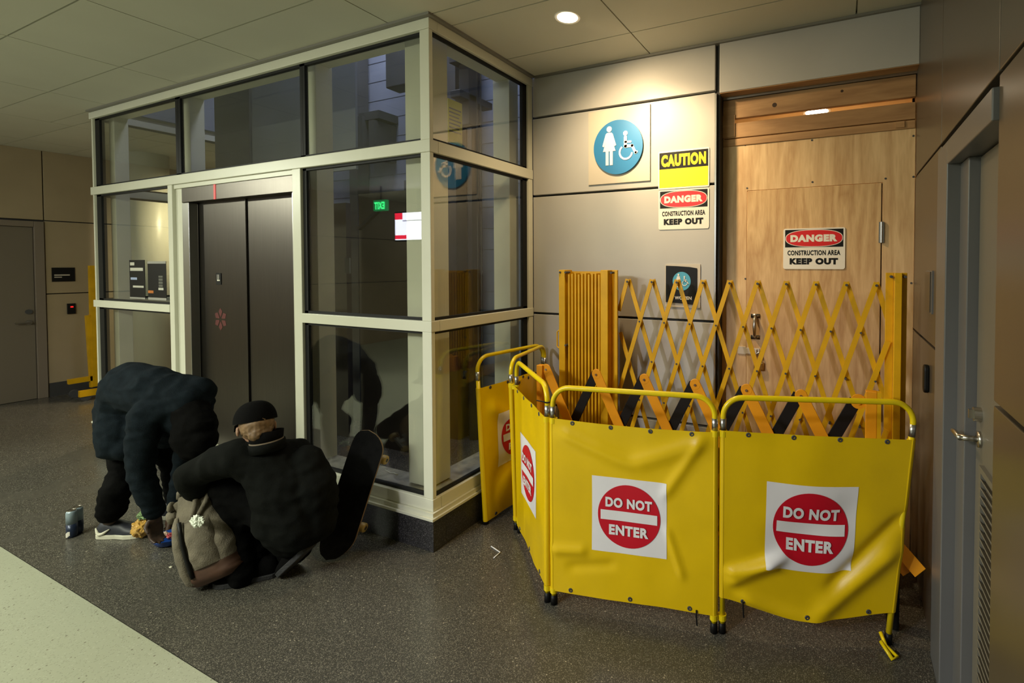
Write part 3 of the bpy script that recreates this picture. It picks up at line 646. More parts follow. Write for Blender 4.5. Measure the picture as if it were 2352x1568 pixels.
MB().box(p0.x, p1.x, -4.06, -4.0, p1.z, p0.z-.01).build('housing', mat('exit_housing', (.02,.06,.03), .5, emit=(.02,.5,.12), es=2.0), t)
fr = frame(((p0.x+p1.x)/2, -4.0, (p0.z+p1.z)/2-.01), (-1,0,0), (0,0,1))
mb = MB(); text(mb, 'EXIT', flat(fr, .004), 0, 0, (p1.x-p0.x)*.82, (p0.z-p1.z)*.66, .05); mb.build('lettering', mat('exit_green', (0,.1,.02), .5, emit=(.05,1,.25), es=9), t)
MB().cyl(((p0.x+p1.x)/2, -4.03, p0.z-.02), ((p0.x+p1.x)/2, -4.03, ZC+.01), .012).build('stem', M['bk'], t)
# ================================================================== EXPANDING BARRICADES
def xlerp(p, q, z): f = (z-p[1])/(q[1]-p[1]); return p[0]+(q[0]-p[0])*f
G = thing('expanding_barricade', 'tall golden yellow scissor barricade with a folded slat stack, standing against the restroom wall', 'barricade', (1.3, .84, 0))
GY = .84; zt = 1.617
def ang(x0, x1, z0=.10, z1=zt, y0=GY-.03, y1=GY+.03, name='post', m='gold'): return MB().box(x0, x1, y0, y1, z0, z1).build(name, M[m], G, bev=.003)
ang(.359, .408, y0=GY-.05, y1=GY+.05); p_ = ang(.686, .741, y0=GY-.06, y1=GY+.02)
MB().box(.408, .686, GY+.035, GY+.04, .10, zt-.01).build('backing_sheet', M['gold'], G)
for k in range(10):
    x = .424+.0258*k
    mb = MB(); mb.prism([(x,-.025),(x+.012,-.025),(x+.021,.02),(x+.019,.024),(x+.009,-.016),(x,-.016)], (V((0,GY-.01,.14+.004*(k%3))), V((1,0,0)), V((0,1,0)), V((0,0,1))), 0, zt-.17)
    mb.build('folded_slat', M['gold'], G)
mb = MB(); mb.box(.741, .785, GY+.0, GY+.006, .1, zt); mb.box(.785, .806, GY-.05, GY-.044, .1, zt); mb.box(.785, .789, GY-.044, GY+.0, .1, zt)
mb.build('channel_post', M['gold'], G, bev=.002)
mb = MB(); mb.box(2.352, 2.390, GY+.0, GY+.006, .1, 1.61); mb.box(2.390, 2.424, GY-.05, GY-.044, .1, 1.61); mb.box(2.390, 2.394, GY-.044, GY, .1, 1.61); mb.box(2.424, 2.452, GY, GY+.006, .1, 1.61); mb.box(2.420, 2.424, GY-.044, GY, .1, 1.61)
mb.build('channel_post', M['gold'], G, bev=.002)
for x, z in ((.372,1.60),(.374,.75),(.415,1.60),(.415,1.10),(.763,1.60),(2.376,1.59),(2.438,1.59),(2.438,.92),(.415,.66)): MB().cyl((x, GY-.058, z), (x, GY+.0, z), .007, n=10).build('bolt', M['shaftdark'], G)
hq = [onY(u, v, GY-.045) for u, v in ((1293,759),(1283,759),(1280,762),(1280,795),(1283,798),(1293,798))]
mb = MB(); mb.tube(hq or [(.36, GY, 1.186),(.328, GY, 1.186),(.322, GY, 1.178),(.322, GY, 1.080),(.328, GY, 1.072),(.36, GY, 1.072)], .005, 8); mb.build('handle', M['gold'], G)
peaks = [.861,1.032,1.199,1.366,1.529,1.692,1.852,2.010,2.164,2.309]; zp = 1.54; sl = .318
lo, hi = .800, 2.366
for k in range(-6, 10):
    x0 = peaks[k] if k >= 0 else peaks[0]+k*.168
    for s, dy, a_, b_ in ((1, .012, x0, x0+sl*1.36), (-1, -.012, x0, x0-sl*1.36)):
        if s < 0 and k < 0: continue
        z0, z1 = zp, zp-1.36
        xa, xb = x0, x0+s*sl*1.36
        if xa < lo: z0 = zp-(lo-xa)/sl; xa = lo
        if s > 0 and xb > hi: z1 = zp-(hi-x0)/sl; xb = hi
        if s < 0 and xb < lo: z1 = zp-(x0-lo)/sl; xb = lo
        if z0-z1 < .06: continue
        MB().bar((xa, GY+dy, z0+(.018 if xa == x0 else 0)), (xb, GY+dy, z1), .027, .006, (0,1,0)).build('slat', M['gold'], G)
for k in range(10, 16):
    x0 = 2.309+.150*(k-9); z0 = zp-(x0-hi)/sl
    if z0 < .4: continue
    MB().bar((hi, GY-.012, z0), (hi-sl*(z0-.2), GY-.012, .2), .027, .006, (0,1,0)).build('slat', M['gold'], G)
mb = MB()
for i, x in enumerate(peaks): mb.cyl((x, GY-.02, zp+.002), (x, GY+.022, zp+.002), .007, n=10)
for i in range(9):
    for r in range(1, 4):
        x = (peaks[i]+peaks[i+1])/2 if r % 2 else peaks[i+1]; mb.cyl((x, GY-.018, zp-.255*r), (x, GY+.018, zp-.255*r), .006, n=8)
mb.build('rivets', M['shaftdark'], G)
for x in (.385, .715, 2.40):
    mb = MB(); mb.box(x-.03, x+.03, GY-.10, GY+.13, .07, .11); mb.build('foot_bar', M['gold'], G, bev=.003)
    mb = MB()
    for y in (GY-.08, GY+.11): mb.cyl((x-.012, y, .035), (x+.012, y, .035), .035, n=16)
    mb.build('caster', M['bk'], G)
# front one: orange and black scissor bars
F_ = thing('expanding_barricade', 'low scissor barricade of alternating orange and black bars behind the yellow banners', 'barricade', (1.3, .60, 0))
FY = .60
fx = [.382,.751,1.073,1.385,1.673,1.953,2.223]; zf = .972
for i, x in enumerate(fx):
    if i > 0: 
        MB().bar((x-.012, FY+.016, zf+.0), (max(x-.43, .20), FY+.016, zf-(x-max(x-.43, .20))/.505), .060, .008, (0,1,0)).build('black_bar', M['blackbar'], F_, bev=.002)
    if i < 6:
        xe = min(x+.43, 2.26); ze = zf-(xe-x)/.43*.85
        mb = MB(); mb.bar((x, FY, zf), (xe, FY, ze), .062, .008, (0,1,0)); mb.cyl((x, FY-.0046, zf), (x, FY+.0046, zf), .0312, n=20); ob = mb.build('orange_bar', M['orange'], F_, bev=.002)
        MB().cyl((x, FY-.010, zf-.004), (x, FY+.024, zf-.004), .007, n=12).build('pivot_bolt', M['rust'] if i else M['silver'], F_)
mb = MB(); mb.cyl((2.223, FY-.004, zf-.002), (2.223, FY+.010, zf-.002), .036, n=20); mb.cyl((2.223, FY-.014, zf-.002), (2.223, FY, zf-.002), .013, n=12); mb.build('end_knuckle', M['orange'], F_)
MB().box(2.254, 2.304, FY-.02, FY+.02, .10, 1.030).build('end_post', M['orange'], F_, bev=.003)
mb = MB(); mb.box(2.304, 2.322, FY-.02, FY+.02, .30, 1.028); mb.build('end_post_strip', M['gold'], F_)
MB().box(.318, .362, FY-.022, FY+.02, .10, .995).build('end_post', M['orange'], F_, bev=.003)
for x in (.34, 2.28):
    mb = MB(); mb.box(x-.03, x+.03, FY-.11, FY+.10, .06, .10); mb.build('foot_bar', M['orange'], F_, bev=.003)
    mb = MB()
    for y in (FY-.08, FY+.08): mb.cyl((x-.012, y, .03), (x+.012, y, .03), .03, n=16)
    mb.build('caster', M['bk'], F_)
p = onY(2085, 1285, .40)
t = thing('safety_bracket', 'loose orange yellow bracket on an added shadow-black foot behind the last banner', 'bracket', (p.x, .40, 0))
mb = MB(); mb.bar((p.x-.06, .40, p.z+.07), (p.x+.045, .37, p.z-.03), .06, .008, (0.2,-1,.2)); mb.bar((p.x-.07, .41, p.z+.02), (p.x+.0, .40, p.z-.06), .05, .008, (0.3,-1,0)); mb.build('bar', M['orange'], t, bev=.002)
mb = MB(); mb.box(p.x-.08, p.x-.03, .39, .45, 0, p.z-.05); mb.build('foot', M['bk'], t, bev=.01)  # added black prop standing in for the shadow beneath the bracket
# far yellow stand on casters beside the enclosure's west end
S_ = thing('barricade_stand', 'yellow barricade stand on casters at the far left wall', 'barricade', onZ(190, 905, 0))
sx = -6.55
def sp(u, v): return onX(u, v, sx)
a = sp(213, 617); b = sp(215, 880); mb = MB(); mb.obox(((a+b)/2), (0,1,0), (1,0,0), (0,0,1), .025, .03, (a.z-b.z)/2+.04); mb.build('mast', M['gold'], S_)
a = sp(203, 724); b = sp(214, 888); MB().bar(a, b, .055, .05, (1,0,0)).build('brace', M['gold'], S_)
MB().bar(sp(203, 726), sp(220, 729), .04, .05, (1,0,0)).build('brace_top', M['gold'], S_)
MB().bar(sp(156, 877), sp(212, 868), .06, .05, (1,0,0)).build('foot_bar', M['gold'], S_)
for u in (284, 388):
    a = sp(u, 705); b = sp(u+3, 885); MB().obox((a+b)/2, (0,1,0), (1,0,0), (0,0,1), .03, .03, (a.z-b.z)/2).build('mast', M['gold'], S_)
MB().bar(sp(215, 868), sp(392, 860), .05, .04, (1,0,0)).build('rail', M['gold'], S_)
mb = MB(); a = sp(170, 893); b = sp(230, 884); mb.bar(a+V((.3,-.05,-.02)), b+V((.3,0,-.02)), .075, .05, (1,0,0)); mb.build('foot_bar', M['gold'], S_)
mb = MB(); q = a+V((.3,-.0,0)); mb.cyl((q.x-.02, q.y, .05), (q.x+.02, q.y, .05), .05, n=16); mb.box(q.x-.015, q.x+.015, q.y-.02, q.y+.02, .05, a.z); mb.build('caster', M['shaftdark'], S_); mb = MB(); q2 = sp(158, 885); mb.cyl((q2.x-.02, q2.y+.05, .05), (q2.x+.02, q2.y+.05, .05), .05, n=16); mb.build('caster', M['shaftdark'], S_)

# ================================================================== YELLOW BANNER PANELS
def sstep(e0, e1, x): t = max(0, min(1, (x-e0)/(e1-e0))); return t*t*(3-2*t)
def panel(lab, P0, P1, L0, L1, zb=(.08,.08), zt_=(.912,.912), sag=0.0, wr=1.0, seed=0, bow=0.0, botsag=0.0, sgn=1, folds=(), gr_top=4, sign=True, tie=False, hang=(), flare=0.0, side=1):
    """banner on a tubular frame. P0/P1 plan position of the poles, L0/L1 lean of each pole at hoop height"""
    P0 = V((P0[0], P0[1], 0)); P1 = V((P1[0], P1[1], 0)); L0 = V((L0[0], L0[1], 0)); L1 = V((L1[0], L1[1], 0))
    t = thing('folding_barrier_panel', lab, 'barrier', (P0+P1)/2, 'yellow DO NOT ENTER barrier panels')
    H = 1.062
    pole = lambda P, L, z: P+L*(z/H)+V((0,0,z))
    ex = (P1-P0).normalized(); n = ex.cross(V((0,0,1))).normalized()
    r = .0125; rc = .085
    def hoop(a, b):
        q = []
        A = pole(P0, L0, 1); B = pole(P1, L1, 1)
        return q
    for P, L in ((P0, L0), (P1, L1)):
        pl = MB().tube([pole(P, L, .03), pole(P, L, .935)], r, 12).build('pole', M['tube'], t, smooth=True)
        MB().tube([pole(P, L, .915), pole(P, L, .968)], r+.0015, 12).build('sleeve', M['silver'], pl, smooth=True)
        MB().tube([pole(P, L, .0), pole(P, L, .045)], [r+.005, r+.003], 12).build('foot_cap', M['bk'], pl, smooth=True)
    A = pole(P0, L0, H); B = pole(P1, L1, H); e = (B-A).normalized(); pts = []
    pts.append(pole(P0, L0, .96))
    for k in range(9):
        a = math.pi/2*k/8; pts.append(pole(P0, L0, H-rc)+e*(rc*(1-math.cos(a)))+V((0,0,rc*math.sin(a))))
    for k in range(9):
        a = math.pi/2*(1-k/8); pts.append(pole(P1, L1, H-rc)-e*(rc*(1-math.cos(a)))+V((0,0,rc*math.sin(a))))
    pts.append(pole(P1, L1, .96))
    MB().tube(pts, r, 12).build('hoop', M['tube'], t, smooth=True)
    off = n*side*.016
    def SF(u, v):
        z0 = zb[0]*(1-u)+zb[1]*u - botsag*math.sin(math.pi*min(1,max(0,u)))**1.3; z1 = zt_[0]*(1-u)+zt_[1]*u
        st = sag*4*u*(1-u)
        z = z0+(z1-st-z0)*v
        base = pole(P0, L0, z)*(1-u)+pole(P1, L1, z)*u; base.z = z
        ed = math.sin(math.pi*max(0,min(1,u)))**.7
        d = bow*math.sin(math.pi*u)*math.sin(math.pi*v)
        d += wr*ed*(.010*noise.noise(V((u*2.1+seed, v*1.8, seed*1.3)))+.005*noise.noise(V((u*5+seed, v*4.3, 2.1))))
        for (u0, v0, u1, v1, wd, amp) in folds:
            dx, dy = u1-u0, v1-v0; ll = math.hypot(dx, dy); k = ((u-u0)*dx+(v-v0)*dy)/ll/ll
            dist = abs((u-u0)*dy-(v-v0)*dx)/ll; fade = sstep(-.12, .15, k)*sstep(1.12, .85, k)
            d += amp*fade*math.exp(-(dist/wd)**2)
        base += off+n*(d*side)
        if flare: base += ex*(-flare*sstep(.35, 0, v)*sstep(.5, 1, u))
        return base
    NB = 72
    mb = MB(); mb.grid(lambda u, v: SF(u, v), NB, NB); mb.grid(lambda u, v: SF(u, v)-n*side*.0015, NB, NB)
    bn = mb.build('banner', M['vinyl'], t, smooth=True)
    for uu in (0, 1):
        MB().grid(lambda a, v: SF(uu, v)+(-off*1.0)+(n*math.cos(a*2*math.pi)+ex*math.sin(a*2*math.pi))*(r+.0045), 12, 30).build('pole_pocket', M['vinyl'], t, smooth=True)
    for k in range(gr_top):
        u = (k+.55)/gr_top*.98; c = SF(u, .985); MB().lathe([(.004,.0),(.004,.003),(.0095,.003),(.011,.0),(.0,.0)], c, n*side, 14).build('grommet', M['shaftdark'], bn)
    for u in (.12, .5, .86):
        c = SF(u, .02); MB().lathe([(.004,.0),(.004,.003),(.0095,.003),(.011,.0),(.0,.0)], c, n*side, 14).build('grommet', M['shaftdark'], bn)
    for u in hang:
        c = SF(u, .02); MB().tube([c+n*side*.004, c+n*side*.006+V((0,0,-.03)), c+n*side*.003+V((.003,0,-.07))], .0035, 6).build('tie_cord', M['bk'], bn)
    Wd = (P1-P0).length; Hb = (zt_[0]+zt_[1]-zb[0]-zb[1])/2
    if sign:
        cu, cv = .49, sign if isinstance(sign, float) else .50
        q = .178
        s2 = side*sgn
        def fn(d): return lambda x, y: SF(cu+x/Wd, cv+y/Hb)+n*side*d
        def patch(x0, x1, y0, y1, d, nx=20):
            f = fn(d); return MB().grid(lambda a, b: f(x0+(x1-x0)*a, y0+(y1-y0)*b), nx, nx)
        sq = patch(-q, q, -q, q, .0016, 40).build('sign_square', M['white'], t, smooth=True)
        f = fn(.0036); R_ = .149; mb = MB(); rings = []
        for i in range(25):
            rr = R_*i/24; rings.append([mb.bm.verts.new(f(rr*math.cos(2*math.pi*k/64), rr*math.sin(2*math.pi*k/64))) for k in range(64)] if i else [mb.bm.verts.new(f(0, 0))])
        for k in range(64): mb.bm.faces.new((rings[0][0], rings[1][k], rings[1][(k+1) % 64]))
        for i in range(1, 24):
            for k in range(64): mb.bm.faces.new((rings[i][k], rings[i+1][k], rings[i+1][(k+1) % 64], rings[i][(k+1) % 64]))
        dc = mb.build('red_disc', M['red'], sq, smooth=True)
        patch(-.135, .135, -.024, .022, .0060, 24).build('white_bar', M['white'], dc, smooth=True)
        mb = MB(); text(mb, 'DO NOT', fn(.0075), 0, .062, .222, .048, .05); mb.build('lettering', M['white'], dc); mb = MB(); text(mb, 'ENTER', fn(.0075), 0, -.068, .188, .048, .05); mb.build('lettering', M['white'], dc)
    if tie:
        c = pole(P1, L1, .985); mb = MB(); mb.tube([c+V((.016*math.cos(a), .016*math.sin(a), 0)) for a in [k*math.pi/6 for k in range(12)]], .004, 6, closed=True); mb.tube([c+V((-.014,-.008,0)), c+V((-.05,-.02,.006))], .003, 6); mb.build('cable_tie', M['bk'], t)
    return t
def hinge(P, Q, L, z):
    mb = MB()
    for p in (P, Q): mb.cyl((p[0]+L[0], p[1]+L[1], z-.012), (p[0]+L[0], p[1]+L[1], z+.012), .019, n=14)
    a = V((P[0]+L[0], P[1]+L[1], z)); b = V((Q[0]+L[0], Q[1]+L[1], z)); mb.bar(a, b, .012, .02, (0,0,1)); return mb
pA0, pA1 = (.085, .352), (.165, .955); pB0, pB1 = (.298, .385), (.200, .935)
pC0, pC1 = (.342, .362), (.838, -.086); pD0, pD1 = (.877, -.089), (1.632, .052); pE0, pE1 = (1.666, .067), (2.340, .303)
panel('leftmost yellow DO NOT ENTER banner, leaning against the elevator glass', pA0, pA1, (-.066,.0), (-.055,0), zb=(.02,.05), zt_=(.865,.885), seed=3, wr=2.4, bow=.015, folds=((.1,.85,.55,.62,.06,.022),(.15,.3,.9,.5,.07,-.02)), gr_top=4, sign=.56)
panel('yellow banner panel standing edge-on behind the folded pair, running back to the wall', pB0, pB1, (-.040,0), (-.06,0), seed=5, wr=1.5, side=1, sign=False)
c_ = panel('steeply angled yellow DO NOT ENTER banner between the leaning one and the front one', pC0, pC1, (-.022,.0), (.002,0), zb=(.045,.085), zt_=(.908,.916), seed=8, wr=.7, gr_top=4, tie=True, sign=.515)
d_ = panel('front centre yellow DO NOT ENTER banner, the brightest and facing the camera', pD0, pD1, (-.004,0), (.0,0), zb=(.074,.083), zt_=(.915,.910), sag=.010, seed=11, wr=.8, bow=-.012, gr_top=4, hang=(.9,), sign=.485,
   folds=((.05,.93,.5,.78,.045,.016),(.5,.78,.95,.95,.05,.014),(.7,.62,.93,.95,.03,.012),(.72,.45,.82,.18,.02,.010),(.0,.24,.22,.26,.03,.012),(.1,.15,.4,.2,.03,-.008)))
e_ = panel('rightmost yellow DO NOT ENTER banner, rumpled and sagging at its foot', pE0, pE1, (.0,0), (.095,.02), zb=(.165,.145), zt_=(.918,.905), sag=.004, botsag=.060, seed=16, wr=1.0, bow=.012, gr_top=4, hang=(.12,), sign=.50, flare=.0,
   folds=((.03,.10,.36,.34,.035,.022),(.02,.16,.3,.30,.03,.022),(.55,.02,.98,.38,.055,.022),(.62,.18,1.0,.56,.04,-.020),(.1,.05,.6,-.02,.04,.02),(.25,.40,.75,.62,.09,-.010)))
for P, Q, L, own in ((pA1, pB1, (-.055,0), c_), (pB0, pC0, (-.04,0), c_), (pC1, pD0, (0,0), d_), (pD1, pE0, (0,0), e_)):
    for z in (.90, .07): hinge(P, Q, (L[0]*z/1.06, L[1]), z).build('hinge_clamp', M['tube'], own)
mb = MB(); ft = V((2.34,.303,0)); mb.tube([(2.31,.285,.05),(2.33,.25,.02),(2.37,.22,.008),(2.35,.20,.006),(2.31,.255,.03)], .008, 8); mb.build('loose_strap', M['tube'], e_, smooth=True)
# ================================================================== PEOPLE
def dep(p): return (V(p)-CAM).dot(_f)
KR = 1.0
def body(chains, balls=(), voxel=.009, smooth=6, wr=0, wsc=9, seed=0, name='body'):
    """tapered limbs and masses fused into one continuous skin"""
    mb = MB()
    chains = [[(p, r*(KR if r > .028 else 1)) for p, r in c] for c in chains]; balls = [(c, r*KR, s_, q_) for c, r, s_, q_ in balls]
    for ch in chains:
        for (p, r0), (q, r1) in zip(ch, ch[1:]):
            p = V(p); q = V(q); n = max(2, int((q-p).length/.03)+1)
            mb.tube([p.lerp(q, k/n) for k in range(n+1)], [r0+(r1-r0)*k/n for k in range(n+1)], 14)
        for p, r in ch: mb.ball(p, r*1.0, 8)
    for c, r, sc, rot in balls: mb.ball(c, r, 10, sc, rot)
    bmesh.ops.recalc_face_normals(mb.bm, faces=mb.bm.faces)
    me = bpy.data.meshes.new('tmp'); mb.bm.to_mesh(me); mb.bm.free()
    o = bpy.data.objects.new('tmp', me); COL.objects.link(o)
    md = o.modifiers.new('r', 'REMESH'); md.mode = 'VOXEL'; md.voxel_size = voxel
    if smooth:
        s = o.modifiers.new('s', 'SMOOTH'); s.factor = .5; s.iterations = smooth
    dg = bpy.context.evaluated_depsgraph_get(); dg.update()
    out = bpy.data.meshes.new_from_object(o.evaluated_get(dg)); out.name = name
    bpy.data.objects.remove(o); bpy.data.meshes.remove(me)
    if wr:
        nv = [(v.co.copy(), v.normal.copy()) for v in out.vertices]
        for v, (c, nn) in zip(out.vertices, nv):
            a = noise.noise(V((c.x*wsc+seed, c.y*wsc, c.z*wsc*1.7))); b = noise.noise(V((c.x*wsc*2.3, c.y*wsc*2.3+seed, c.z*wsc*3.1)))
            ridge = 1-abs(a)*2
            v.co = c + nn*wr*(ridge*.7+b*.5)
    return out
def put(me, name, m, parent): return link(name, me, m, parent, smooth=True)
M['hood'] = mat('navy_fleece', (.0075,.0115,.0155), .95, spec=.08, var=.25, vscale=30, bump=.3, bscale=220)
M['jacket'] = mat('black_jacket', (.0048,.0054,.0046), .9, spec=.08, var=.2, vscale=20, bump=.2, bscale=160)
M['trouser'] = mat('black_trousers', (.0030,.0030,.0030), .9, spec=.06, var=.2, vscale=20, bump=.2, bscale=90)
M['skin'] = mat('dark_skin', (.055,.030,.019), .5, var=.12, vscale=30)
M['skin2'] = mat('light_skin', (.30,.165,.10), .5, var=.08, vscale=30)
M['hair'] = mat('sandy_hair', (.17,.10,.045), .6, var=.35, vscale=60, stretch=(1,1,.2))
M['cap'] = mat('black_cap_cloth', (.0035,.0034,.0034), .9, spec=.06, bump=.2, bscale=150)
M['tan'] = mat('tan_lining', (.13,.098,.06), .8)
M['shoe'] = mat('navy_shoe', (.020,.022,.032), .5, var=.2, vscale=30)
M['sole'] = mat('cream_sole', (.62,.60,.48), .6)
def hand(parent_chain_pt, palm_c, fdir, ndir, tdir, scale=1.0, curl=.9):
    """chains for a palm, four unequal bent fingers and a thumb off the side of the palm"""
    f = V(fdir).normalized(); n = V(ndir).normalized(); n = (n-f*n.dot(f)).normalized(); sd = f.cross(n)
    if sd.dot(V(tdir)) < 0: sd = -sd
    s = scale; ch = []; c = V(palm_c)
    ch.append([(parent_chain_pt, .027*s), (c-f*.03*s, .026*s)])
    for off in (-.028, -.010, .010, .028): ch.append([(c-f*.035*s+sd*off*.6*s, .016*s), (c+f*.035*s+sd*off*s, .0135*s)])
    for off, L in ((.029,.070),(.010,.080),(-.010,.075),(-.029,.058)):
        p = c+f*.038*s+sd*off*s; a1 = .35*curl; a2 = 1.0*curl; a3 = 1.5*curl
        q = p+(f*math.cos(a1)+n*math.sin(a1))*L*.45*s; r = q+(f*math.cos(a2)+n*math.sin(a2))*L*.32*s; e = r+(f*math.cos(a3)+n*math.sin(a3))*L*.23*s
        ch.append([(p, .0098*s), (q, .0088*s), (r, .0082*s), (e, .0068*s)])
    p = c-f*.02*s+sd*.032*s; q = p+(sd*.6+f*.55+n*.35)*.042*s; r = q+(f*.8+n*.55+sd*.05)*.032*s
    ch.append([(p, .0135*s), (q, .0105*s), (r, .0080*s)])
    return ch
def head_parts(c, fwd, up, s=1.0):
    """masses of a head with brow, nose, lips, chin and ears"""
    f = V(fwd).normalized(); u = V(up).normalized(); u = (u-f*u.dot(f)).normalized(); l = u.cross(f); c = V(c)
    R_ = Matrix((f, l, u)).transposed(); b = []
    b.append((c+u*.03*s, .098*s, (1.02,.80,.95), R_)); b.append((c+f*.035*s-u*.035*s, .072*s, (.86,.84,1.05), R_))
    b.append((c+f*.060*s-u*.088*s, .030*s, (.9,1.0,.7), R_)); b.append((c+f*.082*s+u*.012*s, .022*s, (.6,2.0,.45), R_))
    ch = [[(c+f*.094*s+u*.008*s, .008*s), (c+f*.118*s-u*.028*s, .013*s)], [(c+f*.090*s-u*.058*s-l*.018*s, .007*s), (c+f*.096*s-u*.057*s, .009*s), (c+f*.090*s-u*.058*s+l*.018*s, .007*s)]]
    for sg in (-1, 1):
        b.append((c+l*sg*.080*s-f*.012*s-u*.012*s, .030*s, (.62,.28,1.0), R_)); b.append((c+f*.082*s+l*sg*.032*s-u*.004*s, .012*s, (.7,1,.8), R_))
    return ch, b, f, u, l
# ---------------------------------------------------------------- person bending over, navy hoodie
d = 2.93; KR = .88
pel = at(278,935,d+.10); mid = at(304,887,d+.06); che = at(362,902,d+.0); nb = at(428,925,d-.04)
rs = at(338,952,d-.13); re = at(323,1085,d-.16); rw = at(354,1176,d-.12); rh = at(356,1204,d-.12)
ls = at(455,925,d+.06); le = at(424,1065,d+.14); lw = at(400,1165,d+.12); lh = at(388,1212,d+.08)
rhip = at(286,985,d+.14); rk = at(281,1085,d+.07); ra = at(252,1192,d)
lhip = at(330,960,d+.20); lk = at(396,1065,d+.34); la = at(404,1150,d+.42)
hc = at(441,1000,d-.09)
P1 = thing('person', 'person in a navy hooded top and black trousers bending far over to reach the floor', 'person', onZ(255,1230,0))
fw = (at(468,1040,d-.14)-at(430,960,d-.02)).normalized()
hf = at(405,1060,d-.10)-hc
hch, hb_, f_, u_, l_ = head_parts(hc, hf, at(478,1045,d-.12)-hc)
toe_dir = (onZ(300,1236,0)-onZ(214,1238,0)).normalized(); toe_dir.z = 0
hnd1 = hand(rw, rh, V((.25,-.1,-1)), V((.9,.2,-.1)), V((.3,-1,0)), 1.02, .75)
hnd2 = hand(lw, lh, V((.1,-.3,-1)), V((-.4,-.8,-.1)), V((-1,.1,0)), 1.0, .8)
ch = [[(pel,.12),(mid,.125),(che,.125),(nb,.09),(hc+u_*-.06,.06)], [(nb,.07),(rs,.06),(re,.045),(rw,.03)], [(nb,.07),(ls,.06),(le,.045),(lw,.03)],
      [(pel,.09),(rhip,.07),(rk,.05),(ra,.04)], [(pel,.09),(lhip,.07),(lk,.045),(la,.04)]]+hnd1+hnd2+hch
put(body(ch, hb_, voxel=.0062, smooth=2, name='body'), 'body', M['skin'], P1)
hem = at(262,1028,d+.02)
ch = [[(pel,.135),(mid,.165),(che,.165),(nb,.125),(at(420,962,d-.03),.11)], [(pel,.135),(at(272,985,d+.03),.118),(at(268,1022,d+.0),.105)], [(at(300,985,d+.08),.11),(at(375,985,d+.06),.13),(at(430,965,d+.03),.11)], [(at(285,1032,d-.02),.07),(at(248,1030,d-.0),.05)], [(che,.15),(at(455,900,d+.02),.10)], [(at(300,940,d+.1),.13),(at(330,975,d+.08),.09)], [(nb,.10),(rs,.092),(at(326,1015,d-.16),.080),(re,.068),(at(341,1135,d-.14),.062),(at(353,1172,d-.12),.054)],
      [(nb,.10),(ls,.09),(le,.065),(at(404,1150,d+.12),.05)]]
put(body(ch, voxel=.009, smooth=8, wr=.010, wsc=8, seed=2, name='hoodie'), 'hoodie', M['hood'], P1)
hd = [(hc+u_*.005-f_*.005, .124, (.95,.95,1.08), None), (hc+u_*.07-f_*.01, .092, (.95,1,1), None)]
put(body([[(nb,.105),(hc-f_*.06,.108)], [(hc+f_*.03+u_*.06,.085),(hc+f_*.075+u_*.045,.06)]], hd, voxel=.008, smooth=8, wr=.007, wsc=11, seed=9, name='hood'), 'hood', M['cap'], P1)
ch = [[(pel,.11),(rhip,.090),(rk,.072),(at(264,1130,d-.01),.078),(at(257,1165,d),.078),(at(255,1172,d),.076)], [(pel,.11),(lhip,.09),(lk,.068),(la,.06),(at(406,1172,d+.44),.06)]]
put(body(ch, voxel=.009, smooth=6, wr=.010, wsc=10, seed=4, name='trousers'), 'trousers', M['trouser'], P1)
def shoe(parent, heel, toe, w=.047, h=.10, m='shoe', sole='sole', tick=True, tilt=0):
    heel = V((heel[0], heel[1], 0)); toe = V((toe[0], toe[1], 0)); a = (toe-heel); L = a.length; a.normalize(); b = V((0,0,1)).cross(a)
    if tilt:
        q = Matrix.Rotation(tilt, 3, b); a = q @ a; up = q @ V((0,0,1)); base = toe - a*L
    else: up = V((0,0,1)); base = heel
    prof = [(0,.030),(.06,.042),(.2,.044),(.45,.043),(.65,.052),(.8,.050),(.92,.040),(1.0,.016)]
    top = [(0,.075),(.06,.098),(.2,.105),(.35,.098),(.5,.085),(.65,.068),(.8,.058),(.92,.048),(1,.034)]
    def lerp(T, x):
        for (x0, y0), (x1, y1) in zip(T, T[1:]):
            if x <= x1: return y0+(y1-y0)*(x-x0)/(x1-x0)
        return T[-1][1]
    def up_(s, t):
        wv = lerp(prof, s)*w/.047; hh = lerp(top, s)*h/.10; an = math.pi*t
        return base+a*(L*s)+b*(wv*math.cos(an)*.96)+up*(.022+(hh-.022)*math.sin(an)**.7)
    sh_ = MB().grid(up_, 20, 16).build('shoe', M[m], parent, smooth=True)
    mb = MB(); ou = [(L*s, lerp(prof, s)*w/.047+.003) for s in [k/20 for k in range(21)]]
    mb.prism([(x, y) for x, y in ou]+[(x, -y) for x, y in ou[::-1]], (base, a, b, up), 0, .026); mb.build('sole', M[sole], sh_, bev=.004)
    if tick:
        for sg in (-1, 1):
            mb = MB(); t_ = .06 if sg < 0 else .94
            curve = [(.34,.062),(.20,.036),(.13,.030),(.08,.040),(.02,.066)]
            P = [base+a*(L*x)+b*(sg*(lerp(prof, x)*w/.047+.0015))+up*z for x, z in curve]
            mb.tube(P, [.003,.009,.010,.008,.003], 8); mb.build('tick_mark', M['sole'], sh_, smooth=True)
    return sh_
hl = onZ(216,1236,0); tl = hl+toe_dir*.275
shoe(P1, hl+V((0,.03,0)), tl+V((0,.03,0)))
q = onZ(398,1188,0); shoe(P1, q+V((-.06,-.02,0)), q+V((.20,.10,0)), tick=False)
